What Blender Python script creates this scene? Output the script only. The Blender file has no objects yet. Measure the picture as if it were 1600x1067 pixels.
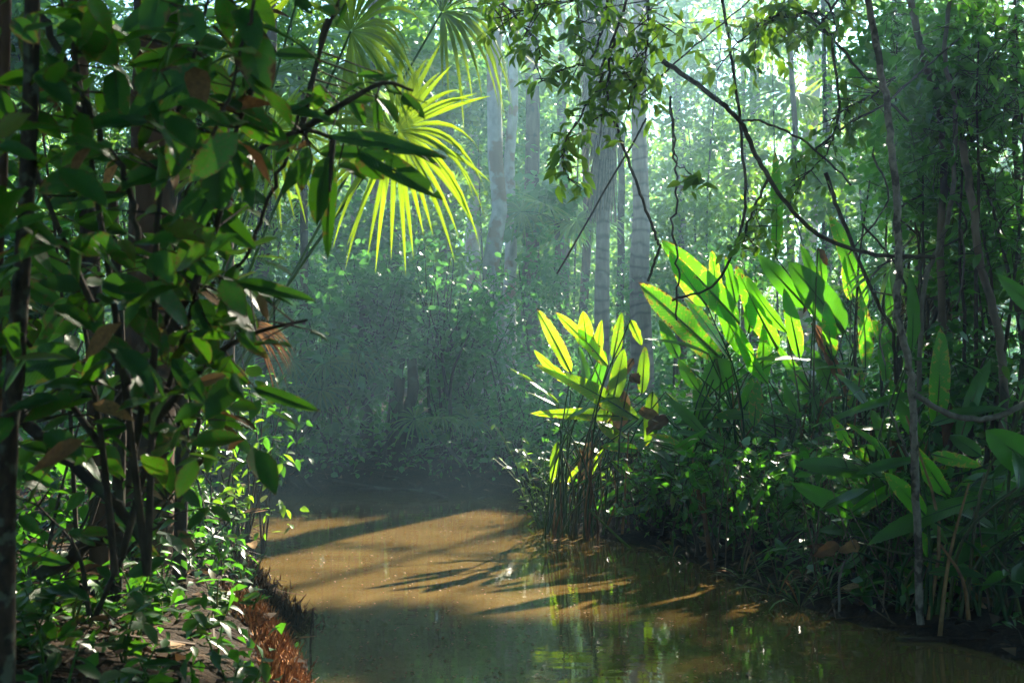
import bpy, math, random
import numpy as np
from mathutils import Vector, Matrix

# ------------------------------------------------------------------ camera, world, sun, exposure
scene = bpy.context.scene
col = scene.collection
F = 1778.0                      # focal length in pixels of the 1600 px wide photograph (40 mm on 36 mm)
CH = 1.4                        # eye height over the water
cam_d = bpy.data.cameras.new('camera')
cam_d.lens = 40.0; cam_d.sensor_width = 36.0
cam_d.shift_y = 66.5 / 1600.0   # level camera, horizon at row 600 of 1067
cam_d.clip_start = 0.05; cam_d.clip_end = 600
cam_d.dof.use_dof = True; cam_d.dof.focus_distance = 10.0; cam_d.dof.aperture_fstop = 4.5
cam = bpy.data.objects.new('camera', cam_d); col.objects.link(cam)
cam.location = (0, 0, CH); cam.rotation_euler = (math.radians(90), 0, 0)
scene.camera = cam

S = np.array([0.45, 1.0, 0.74]); S = S / np.linalg.norm(S)      # towards the sun
SUN_EL = math.asin(S[2]); SUN_AZ = math.atan2(S[0], S[1])
world = bpy.data.worlds.new('World'); scene.world = world; world.use_nodes = True
wn = world.node_tree
sky = wn.nodes.new('ShaderNodeTexSky'); sky.sky_type = 'NISHITA'; sky.sun_disc = False
sky.ozone_density = 5.0; sky.dust_density = 0.2; sky.air_density = 1.2
sky.sun_elevation = SUN_EL; sky.sun_rotation = SUN_AZ
wn.links.new(sky.outputs[0], wn.nodes['Background'].inputs[0])
wn.nodes['Background'].inputs[1].default_value = 0.07
sun_d = bpy.data.lights.new('sun', 'SUN'); sun_d.energy = 5.0; sun_d.angle = math.radians(0.7)
sun_d.color = (1.0, 0.90, 0.72)
sun = bpy.data.objects.new('sun', sun_d); col.objects.link(sun)
sun.rotation_euler = Vector(S).to_track_quat('Z', 'Y').to_euler()
scene.view_settings.view_transform = 'Standard'; scene.view_settings.look = 'None'
scene.view_settings.gamma = 1.0; scene.view_settings.use_curve_mapping = False
scene.view_settings.exposure = 2.75
cy = scene.cycles
cy.max_bounces = 6; cy.diffuse_bounces = 3; cy.glossy_bounces = 3; cy.transmission_bounces = 4
cy.volume_bounces = 0; cy.transparent_max_bounces = 6
cy.use_denoising = True; cy.denoiser = 'OPENIMAGEDENOISE'
cy.sample_clamp_indirect = 6.0
cy.caustics_reflective = False; cy.caustics_refractive = False

# ------------------------------------------------------------------ helpers
rng = np.random.default_rng(7)
random.seed(7)
U = np.array([S[1], -S[0], 0]); U = U / np.linalg.norm(U)
V = np.cross(U, S); V = V if V[2] > 0 else -V

def P(px, py, d):
    return np.array([(px - 800.0) / F * d, d, CH + (600.0 - py) / F * d])

def tag(o, label=None, cat=None, group=None, kind=None):
    if label: o['label'] = label
    if cat: o['category'] = cat
    if group: o['group'] = group
    if kind: o['kind'] = kind
    return o

def empty(name, loc=(0, 0, 0)):
    o = bpy.data.objects.new(name, None); col.objects.link(o)
    o.location = loc; o.empty_display_size = 0.1
    return o

def link(name, me, parent=None, matrix=None):
    o = bpy.data.objects.new(name, me); col.objects.link(o)
    if parent is not None:
        o.parent = parent
        o.matrix_parent_inverse = Matrix.Translation(-parent_loc(parent))
    if matrix is not None: o.matrix_local = matrix
    return o

def parent_loc(p):
    v = Vector((0, 0, 0))
    while p is not None:
        v = v + p.location; p = p.parent
    return v

def mesh(name, verts, faces, mat, uv=None, tint=None, smooth=True):
    """verts Nx3, faces MxK array (K=3 or 4) or a list of such arrays"""
    if not isinstance(faces, list): faces = [faces]
    faces = [np.asarray(f, dtype=np.int32) for f in faces if len(f)]
    me = bpy.data.meshes.new(name)
    verts = np.asarray(verts, dtype=np.float32)
    me.vertices.add(len(verts)); me.vertices.foreach_set('co', verts.ravel())
    li = np.concatenate([f.ravel() for f in faces])
    tot = np.concatenate([np.full(len(f), f.shape[1], dtype=np.int32) for f in faces])
    me.loops.add(len(li)); me.loops.foreach_set('vertex_index', li)
    me.polygons.add(len(tot))
    st = np.zeros(len(tot), dtype=np.int32); st[1:] = np.cumsum(tot)[:-1]
    me.polygons.foreach_set('loop_start', st)
    me.polygons.foreach_set('loop_total', tot)
    if smooth: me.polygons.foreach_set('use_smooth', np.ones(len(tot), dtype=bool))
    if uv is not None:
        l = me.uv_layers.new(name='UVMap')
        l.data.foreach_set('uv', np.asarray(uv, dtype=np.float32)[li].ravel())
    if tint is not None:
        a = me.attributes.new('tint', 'FLOAT', 'POINT')
        a.data.foreach_set('value', np.asarray(tint, dtype=np.float32))
    me.update()
    if mat is not None: me.materials.append(mat)
    return me

def nz(v):
    v = np.asarray(v, dtype=float); n = np.linalg.norm(v, axis=-1, keepdims=True)
    return v / np.maximum(n, 1e-9)

def smooth_path(pts, n=None):
    """Catmull-Rom through the points"""
    pts = [np.asarray(p, float) for p in pts]
    if len(pts) < 3: return np.array(pts)
    n = n or 5
    q = [2 * pts[0] - pts[1]] + pts + [2 * pts[-1] - pts[-2]]
    out = []
    for i in range(1, len(q) - 2):
        for k in range(n):
            t = k / n
            a, b, c, d = q[i - 1], q[i], q[i + 1], q[i + 2]
            out.append(0.5 * (2 * b + (c - a) * t + (2 * a - 5 * b + 4 * c - d) * t * t + (3 * b - a - 3 * c + d) * t ** 3))
    out.append(pts[-1])
    return np.array(out)

def tube_arrays(path, radii, sides=6, lump=0.0, r=None):
    path = np.asarray(path, float); n = len(path)
    radii = np.interp(np.linspace(0, 1, n), np.linspace(0, 1, len(np.atleast_1d(radii))), np.atleast_1d(radii))
    tan = nz(np.gradient(path, axis=0))
    ref = np.array([0, 0, 1.0]) if abs(tan[0][2]) < 0.9 else np.array([1.0, 0, 0])
    vs = []
    s = nz(np.cross(tan[0], ref))
    for i in range(n):
        s = nz(s - tan[i] * np.dot(s, tan[i])); b = np.cross(tan[i], s)
        a = np.arange(sides) / sides * 2 * math.pi
        rr = radii[i] * (1 + (lump * (r or rng).normal(size=sides) if lump else 0))
        vs.append(path[i] + (np.cos(a) * rr)[:, None] * s + (np.sin(a) * rr)[:, None] * b)
    vs = np.concatenate(vs)
    i = np.arange(n - 1)[:, None] * sides; j = np.arange(sides)[None, :]; k = (np.arange(sides) + 1)[None, :] % sides
    f = np.stack([i + j, i + k, i + sides + k, i + sides + j], -1).reshape(-1, 4)
    return vs, f

def join_arrays(parts):
    vs, fs, o = [], [], 0
    for v, f in parts:
        vs.append(v); fs.append(f + o); o += len(v)
    return np.concatenate(vs), np.concatenate(fs)

def tube(name, path, radii, mat, parent=None, sides=6, lump=0.0, n=5, jit=0.0):
    p = smooth_path(path, n)
    if jit: p[1:-1] += rng.normal(size=(len(p) - 2, 3)) * jit
    v, f = tube_arrays(p, radii, sides, lump)
    return link(name, mesh(name, v, f, mat), parent)

def sticks(a, b, r0, r1):
    """many straight three-sided prisms, vectorised"""
    a = np.asarray(a, float); b = np.asarray(b, float); n = len(a)
    t = nz(b - a); ref = np.where(np.abs(t[:, 2:3]) > 0.9, np.array([[1.0, 0, 0]]), np.array([[0, 0, 1.0]]))
    s = nz(np.cross(t, ref)); w = np.cross(t, s)
    r0 = np.broadcast_to(r0, (n,)); r1 = np.broadcast_to(r1, (n,))
    V6 = []
    for (c, r) in ((a, r0), (b, r1)):
        for k in range(3):
            g = k * 2 * math.pi / 3
            V6.append(c + (math.cos(g) * s + math.sin(g) * w) * r[:, None])
    v = np.stack(V6, 1).reshape(-1, 3)
    q = np.array([[0, 1, 4, 3], [1, 2, 5, 4], [2, 0, 3, 5]])
    f = (np.arange(n)[:, None, None] * 6 + q[None]).reshape(-1, 4)
    return v, f

# leaf templates: (verts, tri faces) along +Y, unit length, normal +Z
T_SMALL = (np.array([[0, 0, 0], [0, .5, -.0], [0, 1, -.14], [-.25, .42, .07], [.25, .42, .07]]),
           np.array([[0, 4, 1], [1, 4, 2], [0, 1, 3], [1, 2, 3]]))
T_ROUND = (np.array([[0, 0, 0], [0, .5, .0], [0, 1, -.12], [-.33, .3, .06], [.33, .3, .06], [-.3, .68, .03], [.3, .68, .03]]),
           np.array([[0, 4, 1], [1, 4, 6], [1, 6, 2], [0, 1, 3], [1, 5, 3], [1, 2, 5]]))
T_NARROW = (np.array([[0, 0, 0], [0, .5, .0], [0, 1, -.2], [-.12, .4, .04], [.12, .4, .04]]), T_SMALL[1])

def euler_mats(yaw, pitch, roll):
    cy_, sy_ = np.cos(yaw), np.sin(yaw); cp, sp = np.cos(pitch), np.sin(pitch); cr, sr = np.cos(roll), np.sin(roll)
    z = np.zeros_like(yaw); o = np.ones_like(yaw)
    Rz = np.stack([np.stack([cy_, -sy_, z], -1), np.stack([sy_, cy_, z], -1), np.stack([z, z, o], -1)], -2)
    Rx = np.stack([np.stack([o, z, z], -1), np.stack([z, cp, -sp], -1), np.stack([z, sp, cp], -1)], -2)
    Ry = np.stack([np.stack([cr, z, sr], -1), np.stack([z, o, z], -1), np.stack([-sr, z, cr], -1)], -2)
    return Rz @ Rx @ Ry

def leaf_rots(n, droop=-0.35, dj=0.45, rj=0.5, r=None):
    r = r or rng
    return euler_mats(r.uniform(0, 2 * math.pi, n), r.normal(droop, dj, n), r.normal(0, rj, n))

def leaf_cloud_mesh(name, pos, size, mat, tmpl=T_SMALL, rots=None, tint=None, droop=-0.35, dj=0.45, rj=0.5):
    n = len(pos); tv, tf = tmpl
    if rots is None: rots = leaf_rots(n, droop, dj, rj)
    size = np.broadcast_to(size, (n,))
    v = np.einsum('nij,kj->nki', rots, tv) * size[:, None, None] + pos[:, None, :]
    f = (np.arange(n)[:, None, None] * len(tv) + tf[None]).reshape(-1, 3)
    if tint is None: tint = rng.random(n)
    return mesh(name, v.reshape(-1, 3), f, mat, tint=np.repeat(tint, len(tv)), smooth=False)

# ------------------------------------------------------------------ the gap in the added canopy, shaped to drop sun on chosen spots
def window_keep(pos, strength=0.96, soft=0.35):
    """False for leaves that would stand in the sunlit gap of the canopy"""
    u = pos @ U; v = pos @ V
    wob = 0.20 * np.sin(u * 3.1 + v * 1.7) + 0.16 * np.sin(v * 4.3 - u * 2.2)
    q = np.minimum(((u + 3.9) / 2.1) ** 2 + ((v + 2.9) / 1.75) ** 2, ((u + 5.4) / 2.2) ** 2 + ((v + 4.5) / 1.7) ** 2)
    q = np.minimum(q, ((u + 1.7) / .85) ** 2 + ((v + 4.15) / .42) ** 2) + wob
    p = strength / (1 + np.exp((q - 1) / (soft * 0.3)))
    p = np.maximum(p, .95 * strength * ((((u + 7.9) / 1.9) ** 2 + ((v + 3.7) / 1.5) ** 2 + wob + .8 * np.sin(u * 7 + v * 3) * np.sin(v * 8 - u * 2)) < .9))
    p = np.where(((u + 3.0) / 1.25) ** 2 + ((v + 2.98) / .45) ** 2 < 1, p * .05, p)  # leaves are kept here so the near water stays shaded
    return rng.random(len(pos)) > p

# ------------------------------------------------------------------ materials
def new_mat(name):
    m = bpy.data.materials.new(name); m.use_nodes = True
    nt = m.node_tree
    return m, nt, nt.nodes['Principled BSDF'], nt.nodes['Material Output']

def N(nt, typ, **kw):
    n = nt.nodes.new(typ)
    for k, v in kw.items(): setattr(n, k, v)
    return n

def ramp(nt, stops):
    r = nt.nodes.new('ShaderNodeValToRGB'); e = r.color_ramp.elements
    while len(e) < len(stops): e.new(0.5)
    for i, (p, c) in enumerate(stops):
        e[i].position = p; e[i].color = (*c, 1) if len(c) == 3 else c
    return r

def mixc(nt, fac, a, b, mode='MIX'):
    m = nt.nodes.new('ShaderNodeMix'); m.data_type = 'RGBA'; m.blend_type = mode
    for s, v in ((m.inputs[0], fac), (m.inputs[6], a), (m.inputs[7], b)):
        if hasattr(v, 'is_linked') or hasattr(v, 'links'): nt.links.new(v, s)
        elif isinstance(v, (int, float)): s.default_value = v
        else: s.default_value = (*v, 1)
    return m.outputs[2]

def math_(nt, op, a, b=None, c=None):
    m = nt.nodes.new('ShaderNodeMath'); m.operation = op
    for s, v in zip(m.inputs, (a, b, c)):
        if v is None: continue
        if isinstance(v, (int, float)): s.default_value = v
        else: nt.links.new(v, s)
    return m.outputs[0]

def leaf_mat(name, stops, trans, fac=0.42, rough=0.38, per_object=False, veined=False, blemish=None, spec=0.5):
    """stops: base colours over the leaf-to-leaf variation; trans: colour of light coming through"""
    m, nt, pb, out = new_mat(name)
    if per_object:
        t = N(nt, 'ShaderNodeObjectInfo').outputs['Random']
    else:
        a = N(nt, 'ShaderNodeAttribute'); a.attribute_name = 'tint'; t = a.outputs['Fac']
    rp = ramp(nt, stops); nt.links.new(t, rp.inputs[0]); c = rp.outputs[0]
    rt = ramp(nt, [(p, tuple(min(1, x * k) for x in trans)) for p, k in ((0, .75), (.5, 1.0), (1, 1.25))])
    nt.links.new(t, rt.inputs[0]); tc = rt.outputs[0]
    tex = N(nt, 'ShaderNodeTexCoord')
    if veined:
        sep = N(nt, 'ShaderNodeSeparateXYZ'); nt.links.new(tex.outputs['UV'], sep.inputs[0])
        au = math_(nt, 'ABSOLUTE', sep.outputs[0])
        ph = math_(nt, 'MULTIPLY_ADD', au, -9.0, math_(nt, 'MULTIPLY', sep.outputs[1], 95.0 if veined == 2 else 60.0))
        w = math_(nt, 'POWER', math_(nt, 'ABSOLUTE', math_(nt, 'SINE', ph)), 6.0 if veined == 2 else 14.0)
        c = mixc(nt, math_(nt, 'MULTIPLY', w, 0.35), c, (0.10, 0.2, 0.03))
        tc = mixc(nt, math_(nt, 'MULTIPLY', w, 0.35), tc, (0.06, 0.18, 0.01))
        bp = N(nt, 'ShaderNodeBump'); bp.inputs['Strength'].default_value = 0.35; bp.inputs['Distance'].default_value = 0.004
        nt.links.new(w, bp.inputs['Height']); nt.links.new(bp.outputs[0], pb.inputs['Normal'])
    nse = N(nt, 'ShaderNodeTexNoise'); nse.inputs['Scale'].default_value = 9.0; nse.inputs['Detail'].default_value = 3
    nt.links.new(tex.outputs['Object'], nse.inputs['Vector'])
    c = mixc(nt, 1.0, c, ramp_of(nt, nse.outputs['Fac'], [(.3, (.65, .65, .65)), (.7, (1.3, 1.25, 1.1))]), 'MULTIPLY')
    if blemish:
        n2 = N(nt, 'ShaderNodeTexNoise'); n2.inputs['Scale'].default_value = 26.0; n2.inputs['Detail'].default_value = 4
        nt.links.new(tex.outputs['Object'], n2.inputs['Vector'])
        edge = math_(nt, 'POWER', au, 5.0)
        fz = math_(nt, 'ADD', n2.outputs['Fac'], math_(nt, 'MULTIPLY', edge, 0.16))
        fz = math_(nt, 'ADD', fz, math_(nt, 'MULTIPLY', math_(nt, 'SUBTRACT', t, 0.5), 0.14))
        fz = math_(nt, 'ADD', fz, math_(nt, 'MULTIPLY', math_(nt, 'POWER', sep.outputs[1], 14.0), 0.22))
        sp = ramp_of(nt, fz, [(.62, (0, 0, 0)), (.69, (1, 1, 1))])
        c = mixc(nt, sp, c, blemish); tc = mixc(nt, sp, tc, tuple(min(1, x * 2.2) for x in blemish))
        sp2 = ramp_of(nt, fz, [(.74, (0, 0, 0)), (.78, (1, 1, 1))])
        c = mixc(nt, sp2, c, (0.09, 0.035, 0.012)); tc = mixc(nt, sp2, tc, (0.12, 0.04, 0.01))
    nt.links.new(c, pb.inputs['Base Color'])
    pb.inputs['Roughness'].default_value = rough
    pb.inputs['Specular IOR Level'].default_value = spec
    tr = N(nt, 'ShaderNodeBsdfTranslucent'); nt.links.new(tc, tr.inputs['Color'])
    mx = N(nt, 'ShaderNodeMixShader'); mx.inputs[0].default_value = fac
    nt.links.new(pb.outputs[0], mx.inputs[1]); nt.links.new(tr.outputs[0], mx.inputs[2])
    nt.links.new(mx.outputs[0], out.inputs['Surface'])
    return m

def ramp_of(nt, sock, stops):
    r = ramp(nt, stops); nt.links.new(sock, r.inputs[0]); return r.outputs[0]

def bark_mat(name, c0, c1, patch=None, scale=6.0, rings=0.0, rough=0.85, stretch=0.25, bump=0.02):
    m, nt, pb, out = new_mat(name)
    tex = N(nt, 'ShaderNodeTexCoord'); mp = N(nt, 'ShaderNodeMapping')
    mp.inputs['Scale'].default_value = (1, 1, stretch); nt.links.new(tex.outputs['Object'], mp.inputs[0])
    n1 = N(nt, 'ShaderNodeTexNoise'); n1.inputs['Scale'].default_value = scale * 3; n1.inputs['Detail'].default_value = 6
    nt.links.new(mp.outputs[0], n1.inputs['Vector'])
    c = ramp_of(nt, n1.outputs['Fac'], [(.3, c0), (.7, c1)])
    h = n1.outputs['Fac']
    if patch:
        n2 = N(nt, 'ShaderNodeTexNoise'); n2.inputs['Scale'].default_value = scale; n2.inputs['Detail'].default_value = 3
        nt.links.new(tex.outputs['Object'], n2.inputs['Vector'])
        c = mixc(nt, ramp_of(nt, n2.outputs['Fac'], [(.52, (0, 0, 0)), (.6, (1, 1, 1))]), c, patch)
    if rings:
        sp = N(nt, 'ShaderNodeSeparateXYZ'); nt.links.new(tex.outputs['Object'], sp.inputs[0])
        n3 = N(nt, 'ShaderNodeTexNoise'); n3.inputs['Scale'].default_value = 2.0; nt.links.new(tex.outputs['Object'], n3.inputs['Vector'])
        w = math_(nt, 'SINE', math_(nt, 'ADD', math_(nt, 'MULTIPLY', sp.outputs[2], rings), math_(nt, 'MULTIPLY', n3.outputs['Fac'], 5.0)))
        w = math_(nt, 'POWER', math_(nt, 'ABSOLUTE', w), 10.0)
        c = mixc(nt, math_(nt, 'MULTIPLY', w, 0.55), c, tuple(x * .35 for x in c0)); 
        h = math_(nt, 'SUBTRACT', h, math_(nt, 'MULTIPLY', w, 0.5))
    bp = N(nt, 'ShaderNodeBump'); bp.inputs['Strength'].default_value = 0.8; bp.inputs['Distance'].default_value = bump
    nt.links.new(h, bp.inputs['Height']); nt.links.new(bp.outputs[0], pb.inputs['Normal'])
    nt.links.new(c, pb.inputs['Base Color']); pb.inputs['Roughness'].default_value = rough
    pb.inputs['Specular IOR Level'].default_value = 0.25
    return m

def tinted_mat(name, stops, rough=0.8, trans=0.0, per_object=False):
    m, nt, pb, out = new_mat(name)
    if per_object: t = N(nt, 'ShaderNodeObjectInfo').outputs['Random']
    else:
        a = N(nt, 'ShaderNodeAttribute'); a.attribute_name = 'tint'; t = a.outputs['Fac']
    c = ramp_of(nt, t, stops)
    tex = N(nt, 'ShaderNodeTexCoord'); n1 = N(nt, 'ShaderNodeTexNoise'); n1.inputs['Scale'].default_value = 14.0; n1.inputs['Detail'].default_value = 4
    nt.links.new(tex.outputs['Object'], n1.inputs['Vector'])
    c = mixc(nt, 1.0, c, ramp_of(nt, n1.outputs['Fac'], [(.3, (.6, .6, .6)), (.7, (1.35, 1.3, 1.2))]), 'MULTIPLY')
    nt.links.new(c, pb.inputs['Base Color']); pb.inputs['Roughness'].default_value = rough
    pb.inputs['Specular IOR Level'].default_value = 0.15
    if trans:
        tr = N(nt, 'ShaderNodeBsdfTranslucent'); nt.links.new(c, tr.inputs['Color'])
        mx = N(nt, 'ShaderNodeMixShader'); mx.inputs[0].default_value = trans
        nt.links.new(pb.outputs[0], mx.inputs[1]); nt.links.new(tr.outputs[0], mx.inputs[2])
        nt.links.new(mx.outputs[0], out.inputs['Surface'])
    return m

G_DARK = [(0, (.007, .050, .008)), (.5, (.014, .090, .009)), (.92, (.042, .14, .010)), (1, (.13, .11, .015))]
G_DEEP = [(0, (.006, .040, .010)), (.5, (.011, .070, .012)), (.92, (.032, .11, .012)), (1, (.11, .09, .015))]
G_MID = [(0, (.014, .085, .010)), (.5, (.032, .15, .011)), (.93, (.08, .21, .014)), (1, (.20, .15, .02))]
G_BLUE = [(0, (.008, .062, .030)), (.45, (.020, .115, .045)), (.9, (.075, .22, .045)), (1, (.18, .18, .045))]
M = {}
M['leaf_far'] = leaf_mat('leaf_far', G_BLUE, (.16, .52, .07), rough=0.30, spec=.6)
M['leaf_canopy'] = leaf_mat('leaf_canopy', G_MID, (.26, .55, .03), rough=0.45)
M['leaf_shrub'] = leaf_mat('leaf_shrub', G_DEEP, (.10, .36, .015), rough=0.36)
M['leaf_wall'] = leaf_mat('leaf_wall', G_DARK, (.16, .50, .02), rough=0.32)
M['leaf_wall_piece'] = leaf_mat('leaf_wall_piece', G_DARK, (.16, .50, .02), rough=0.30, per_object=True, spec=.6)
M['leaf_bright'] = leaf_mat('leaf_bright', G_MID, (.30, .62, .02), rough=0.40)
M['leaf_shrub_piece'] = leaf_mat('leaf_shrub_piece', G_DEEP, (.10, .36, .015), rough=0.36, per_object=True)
M['leaf_hang_piece'] = leaf_mat('leaf_hang_piece', [(0, (.016, .06, .010)), (.5, (.03, .11, .012)), (.8, (.06, .14, .014)), (.93, (.16, .16, .02)), (1, (.11, .045, .015))],
                                (.24, .50, .015), rough=0.40, per_object=True)
M['leaf_fore'] = leaf_mat('leaf_fore', G_DEEP, (.10, .34, .008), fac=.34, rough=0.36, per_object=True, veined=1, blemish=(.12, .10, .02), spec=.35)
M['leaf_eaten'] = leaf_mat('leaf_eaten', G_DEEP, (.10, .34, .008), fac=.34, rough=0.36, per_object=True, veined=1, blemish=(.12, .10, .02), spec=.35)
_nt = M['leaf_eaten'].node_tree; _out = _nt.nodes['Material Output']; _src = _out.inputs['Surface'].links[0].from_socket
_vo = N(_nt, 'ShaderNodeTexVoronoi'); _vo.inputs['Scale'].default_value = 26.0; _tc = N(_nt, 'ShaderNodeTexCoord'); _nt.links.new(_tc.outputs['Object'], _vo.inputs['Vector'])
_no = N(_nt, 'ShaderNodeTexNoise'); _no.inputs['Scale'].default_value = 7.0; _nt.links.new(_tc.outputs['Object'], _no.inputs['Vector'])
_hole = math_(_nt, 'LESS_THAN', _vo.outputs['Distance'], math_(_nt, 'MULTIPLY', math_(_nt, 'SUBTRACT', _no.outputs['Fac'], .40), 1.6))
_tr = N(_nt, 'ShaderNodeBsdfTransparent'); _mx = N(_nt, 'ShaderNodeMixShader'); _nt.links.new(_hole, _mx.inputs[0]); _nt.links.new(_src, _mx.inputs[1]); _nt.links.new(_tr.outputs[0], _mx.inputs[2]); _nt.links.new(_mx.outputs[0], _out.inputs['Surface'])
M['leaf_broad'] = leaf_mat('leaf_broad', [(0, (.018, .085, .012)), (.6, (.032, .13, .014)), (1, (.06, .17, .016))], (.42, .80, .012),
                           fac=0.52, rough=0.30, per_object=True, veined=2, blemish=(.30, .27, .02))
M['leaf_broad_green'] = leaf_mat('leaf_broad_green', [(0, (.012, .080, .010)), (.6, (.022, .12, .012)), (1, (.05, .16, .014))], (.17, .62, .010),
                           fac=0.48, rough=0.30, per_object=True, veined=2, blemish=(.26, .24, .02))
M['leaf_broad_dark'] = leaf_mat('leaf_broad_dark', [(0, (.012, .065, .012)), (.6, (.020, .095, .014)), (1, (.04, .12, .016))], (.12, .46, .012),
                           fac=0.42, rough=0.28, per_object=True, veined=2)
M['palm'] = leaf_mat('palm', [(0, (.02, .11, .012)), (.6, (.04, .15, .014)), (1, (.10, .19, .018))], (.32, .50, .012), fac=0.44, rough=0.38, per_object=True)
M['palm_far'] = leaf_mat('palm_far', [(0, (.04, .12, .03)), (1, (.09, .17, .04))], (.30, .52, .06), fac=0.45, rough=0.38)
M['dead'] = tinted_mat('dead_leaf', [(0, (.10, .05, .022)), (.5, (.20, .10, .04)), (1, (.30, .19, .09))], trans=0.25, per_object=True)
M['litter'] = tinted_mat('leaf_litter', [(0, (.018, .010, .006)), (.5, (.045, .024, .012)), (.85, (.10, .055, .026)), (1, (.20, .12, .055))], rough=0.65, trans=0.12)
M['straw'] = tinted_mat('dry_straw', [(0, (.08, .06, .045)), (.5, (.17, .13, .09)), (1, (.28, .22, .15))], rough=0.8, trans=0.1)
M['roots'] = tinted_mat('root_fibre', [(0, (.10, .04, .015)), (.5, (.28, .12, .045)), (1, (.46, .26, .12))], rough=0.75)
M['rootdark'] = tinted_mat('root_fibre_dark', [(0, (.02, .012, .008)), (.5, (.05, .028, .014)), (1, (.10, .055, .028))], rough=0.7)
M['stem'] = tinted_mat('green_stem', [(0, (.03, .10, .012)), (.6, (.06, .14, .02)), (1, (.11, .12, .03))], rough=0.45, per_object=True)
M['stalk'] = tinted_mat('dark_green_stalk', [(0, (.012, .045, .008)), (.6, (.028, .075, .012)), (1, (.07, .06, .02))], rough=0.5, per_object=True)
M['twig'] = bark_mat('twig_bark', (.022, .016, .010), (.065, .048, .030), scale=10, stretch=.5)
M['twig_grey'] = bark_mat('twig_grey_bark', (.09, .075, .06), (.20, .17, .14), scale=10, stretch=.5)
M['bark_dark'] = bark_mat('dark_bark', (.014, .009, .006), (.045, .028, .017), patch=(.05, .06, .035), scale=5)
M['bark_thin'] = bark_mat('lichen_spotted_bark', (.012, .008, .005), (.05, .03, .018), patch=(.075, .08, .055), scale=22, stretch=.5, bump=.006)
M['bark_red'] = bark_mat('red_bark', (.045, .022, .012), (.13, .065, .035), patch=(.03, .018, .012), scale=4)
M['bark_pale'] = bark_mat('pale_bark', (.34, .32, .29), (.56, .54, .50), patch=(.36, .24, .18), scale=3, stretch=.6)
M['bark_mid'] = bark_mat('brown_bark', (.09, .065, .045), (.20, .15, .11), patch=(.05, .045, .03), scale=3)
M['bark_palm'] = bark_mat('ringed_palm_bark', (.16, .13, .11), (.28, .24, .20), rings=16.0, scale=4)
M['bark_sapling'] = bark_mat('sapling_bark', (.12, .10, .08), (.26, .22, .18), patch=(.06, .045, .035), scale=14, stretch=.6)

def ground_material():
    m, nt, pb, out = new_mat('forest_soil')
    tex = N(nt, 'ShaderNodeTexCoord')
    n1 = N(nt, 'ShaderNodeTexNoise'); n1.inputs['Scale'].default_value = 7; n1.inputs['Detail'].default_value = 8
    n2 = N(nt, 'ShaderNodeTexNoise'); n2.inputs['Scale'].default_value = 45; n2.inputs['Detail'].default_value = 4
    for n in (n1, n2): nt.links.new(tex.outputs['Object'], n.inputs['Vector'])
    c = ramp_of(nt, n1.outputs['Fac'], [(.3, (.010, .007, .004)), (.55, (.026, .016, .009)), (.75, (.05, .032, .018))])
    c = mixc(nt, 1.0, c, ramp_of(nt, n2.outputs['Fac'], [(.3, (.5, .5, .5)), (.7, (1.5, 1.4, 1.3))]), 'MULTIPLY')
    bp = N(nt, 'ShaderNodeBump'); bp.inputs['Strength'].default_value = 1; bp.inputs['Distance'].default_value = .03
    nt.links.new(n2.outputs['Fac'], bp.inputs['Height']); nt.links.new(bp.outputs[0], pb.inputs['Normal'])
    nt.links.new(c, pb.inputs['Base Color']); pb.inputs['Roughness'].default_value = .9; pb.inputs['Specular IOR Level'].default_value = .1
    return m

def water_material():
    m, nt, pb, out = new_mat('silty_water')
    tex = N(nt, 'ShaderNodeTexCoord'); mp = N(nt, 'ShaderNodeMapping')
    mp.inputs['Scale'].default_value = (.55, 1.6, 1); nt.links.new(tex.outputs['Object'], mp.inputs[0])
    n1 = N(nt, 'ShaderNodeTexNoise'); n1.inputs['Scale'].default_value = 5.0; n1.inputs['Detail'].default_value = 4
    nt.links.new(mp.outputs[0], n1.inputs['Vector'])
    bp = N(nt, 'ShaderNodeBump'); bp.inputs['Strength'].default_value = 0.07; bp.inputs['Distance'].default_value = .02
    nt.links.new(n1.outputs['Fac'], bp.inputs['Height']); nt.links.new(bp.outputs[0], pb.inputs['Normal'])
    n2 = N(nt, 'ShaderNodeTexNoise'); n2.inputs['Scale'].default_value = .8; n2.inputs['Detail'].default_value = 5
    n2.inputs['Distortion'].default_value = 1.0
    nt.links.new(mp.outputs[0], n2.inputs['Vector'])
    c = ramp_of(nt, n2.outputs['Fac'], [(.3, (.105, .064, .019)), (.7, (.16, .103, .034))])
    nt.links.new(c, pb.inputs['Base Color'])
    pb.inputs['Roughness'].default_value = 0.02; pb.inputs['IOR'].default_value = 1.48
    return m

M['soil'] = ground_material(); M['water'] = water_material()

# ------------------------------------------------------------------ terrain and river
river = np.array([(-1.0, -8), (-.75, 0), (-.6, 2.5), (-.72, 4.2), (-.95, 5.33), (-1.5, 7.1), (-2.25, 9.9), (-2.75, 11.8), (-4.2, 12.5), (-9, 13.2), (-30, 15),
                  (-30, 18.5), (-9, 15.9), (-4.2, 14.9), (-2.6, 14.5), (-1.2, 14.7), (.1, 14.3), (.9, 14.0), (1.6, 13.3), (1.0, 12.6),
                  (.3, 12.2), (.2, 11.6), (.45, 10.9), (1.12, 9.9), (1.42, 8.9), (1.66, 7.66), (2.02, 6.6), (2.4, 6.05), (2.6, 5.6), (2.9, 4), (3.4, 0), (3.6, -8)], float)

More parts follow.
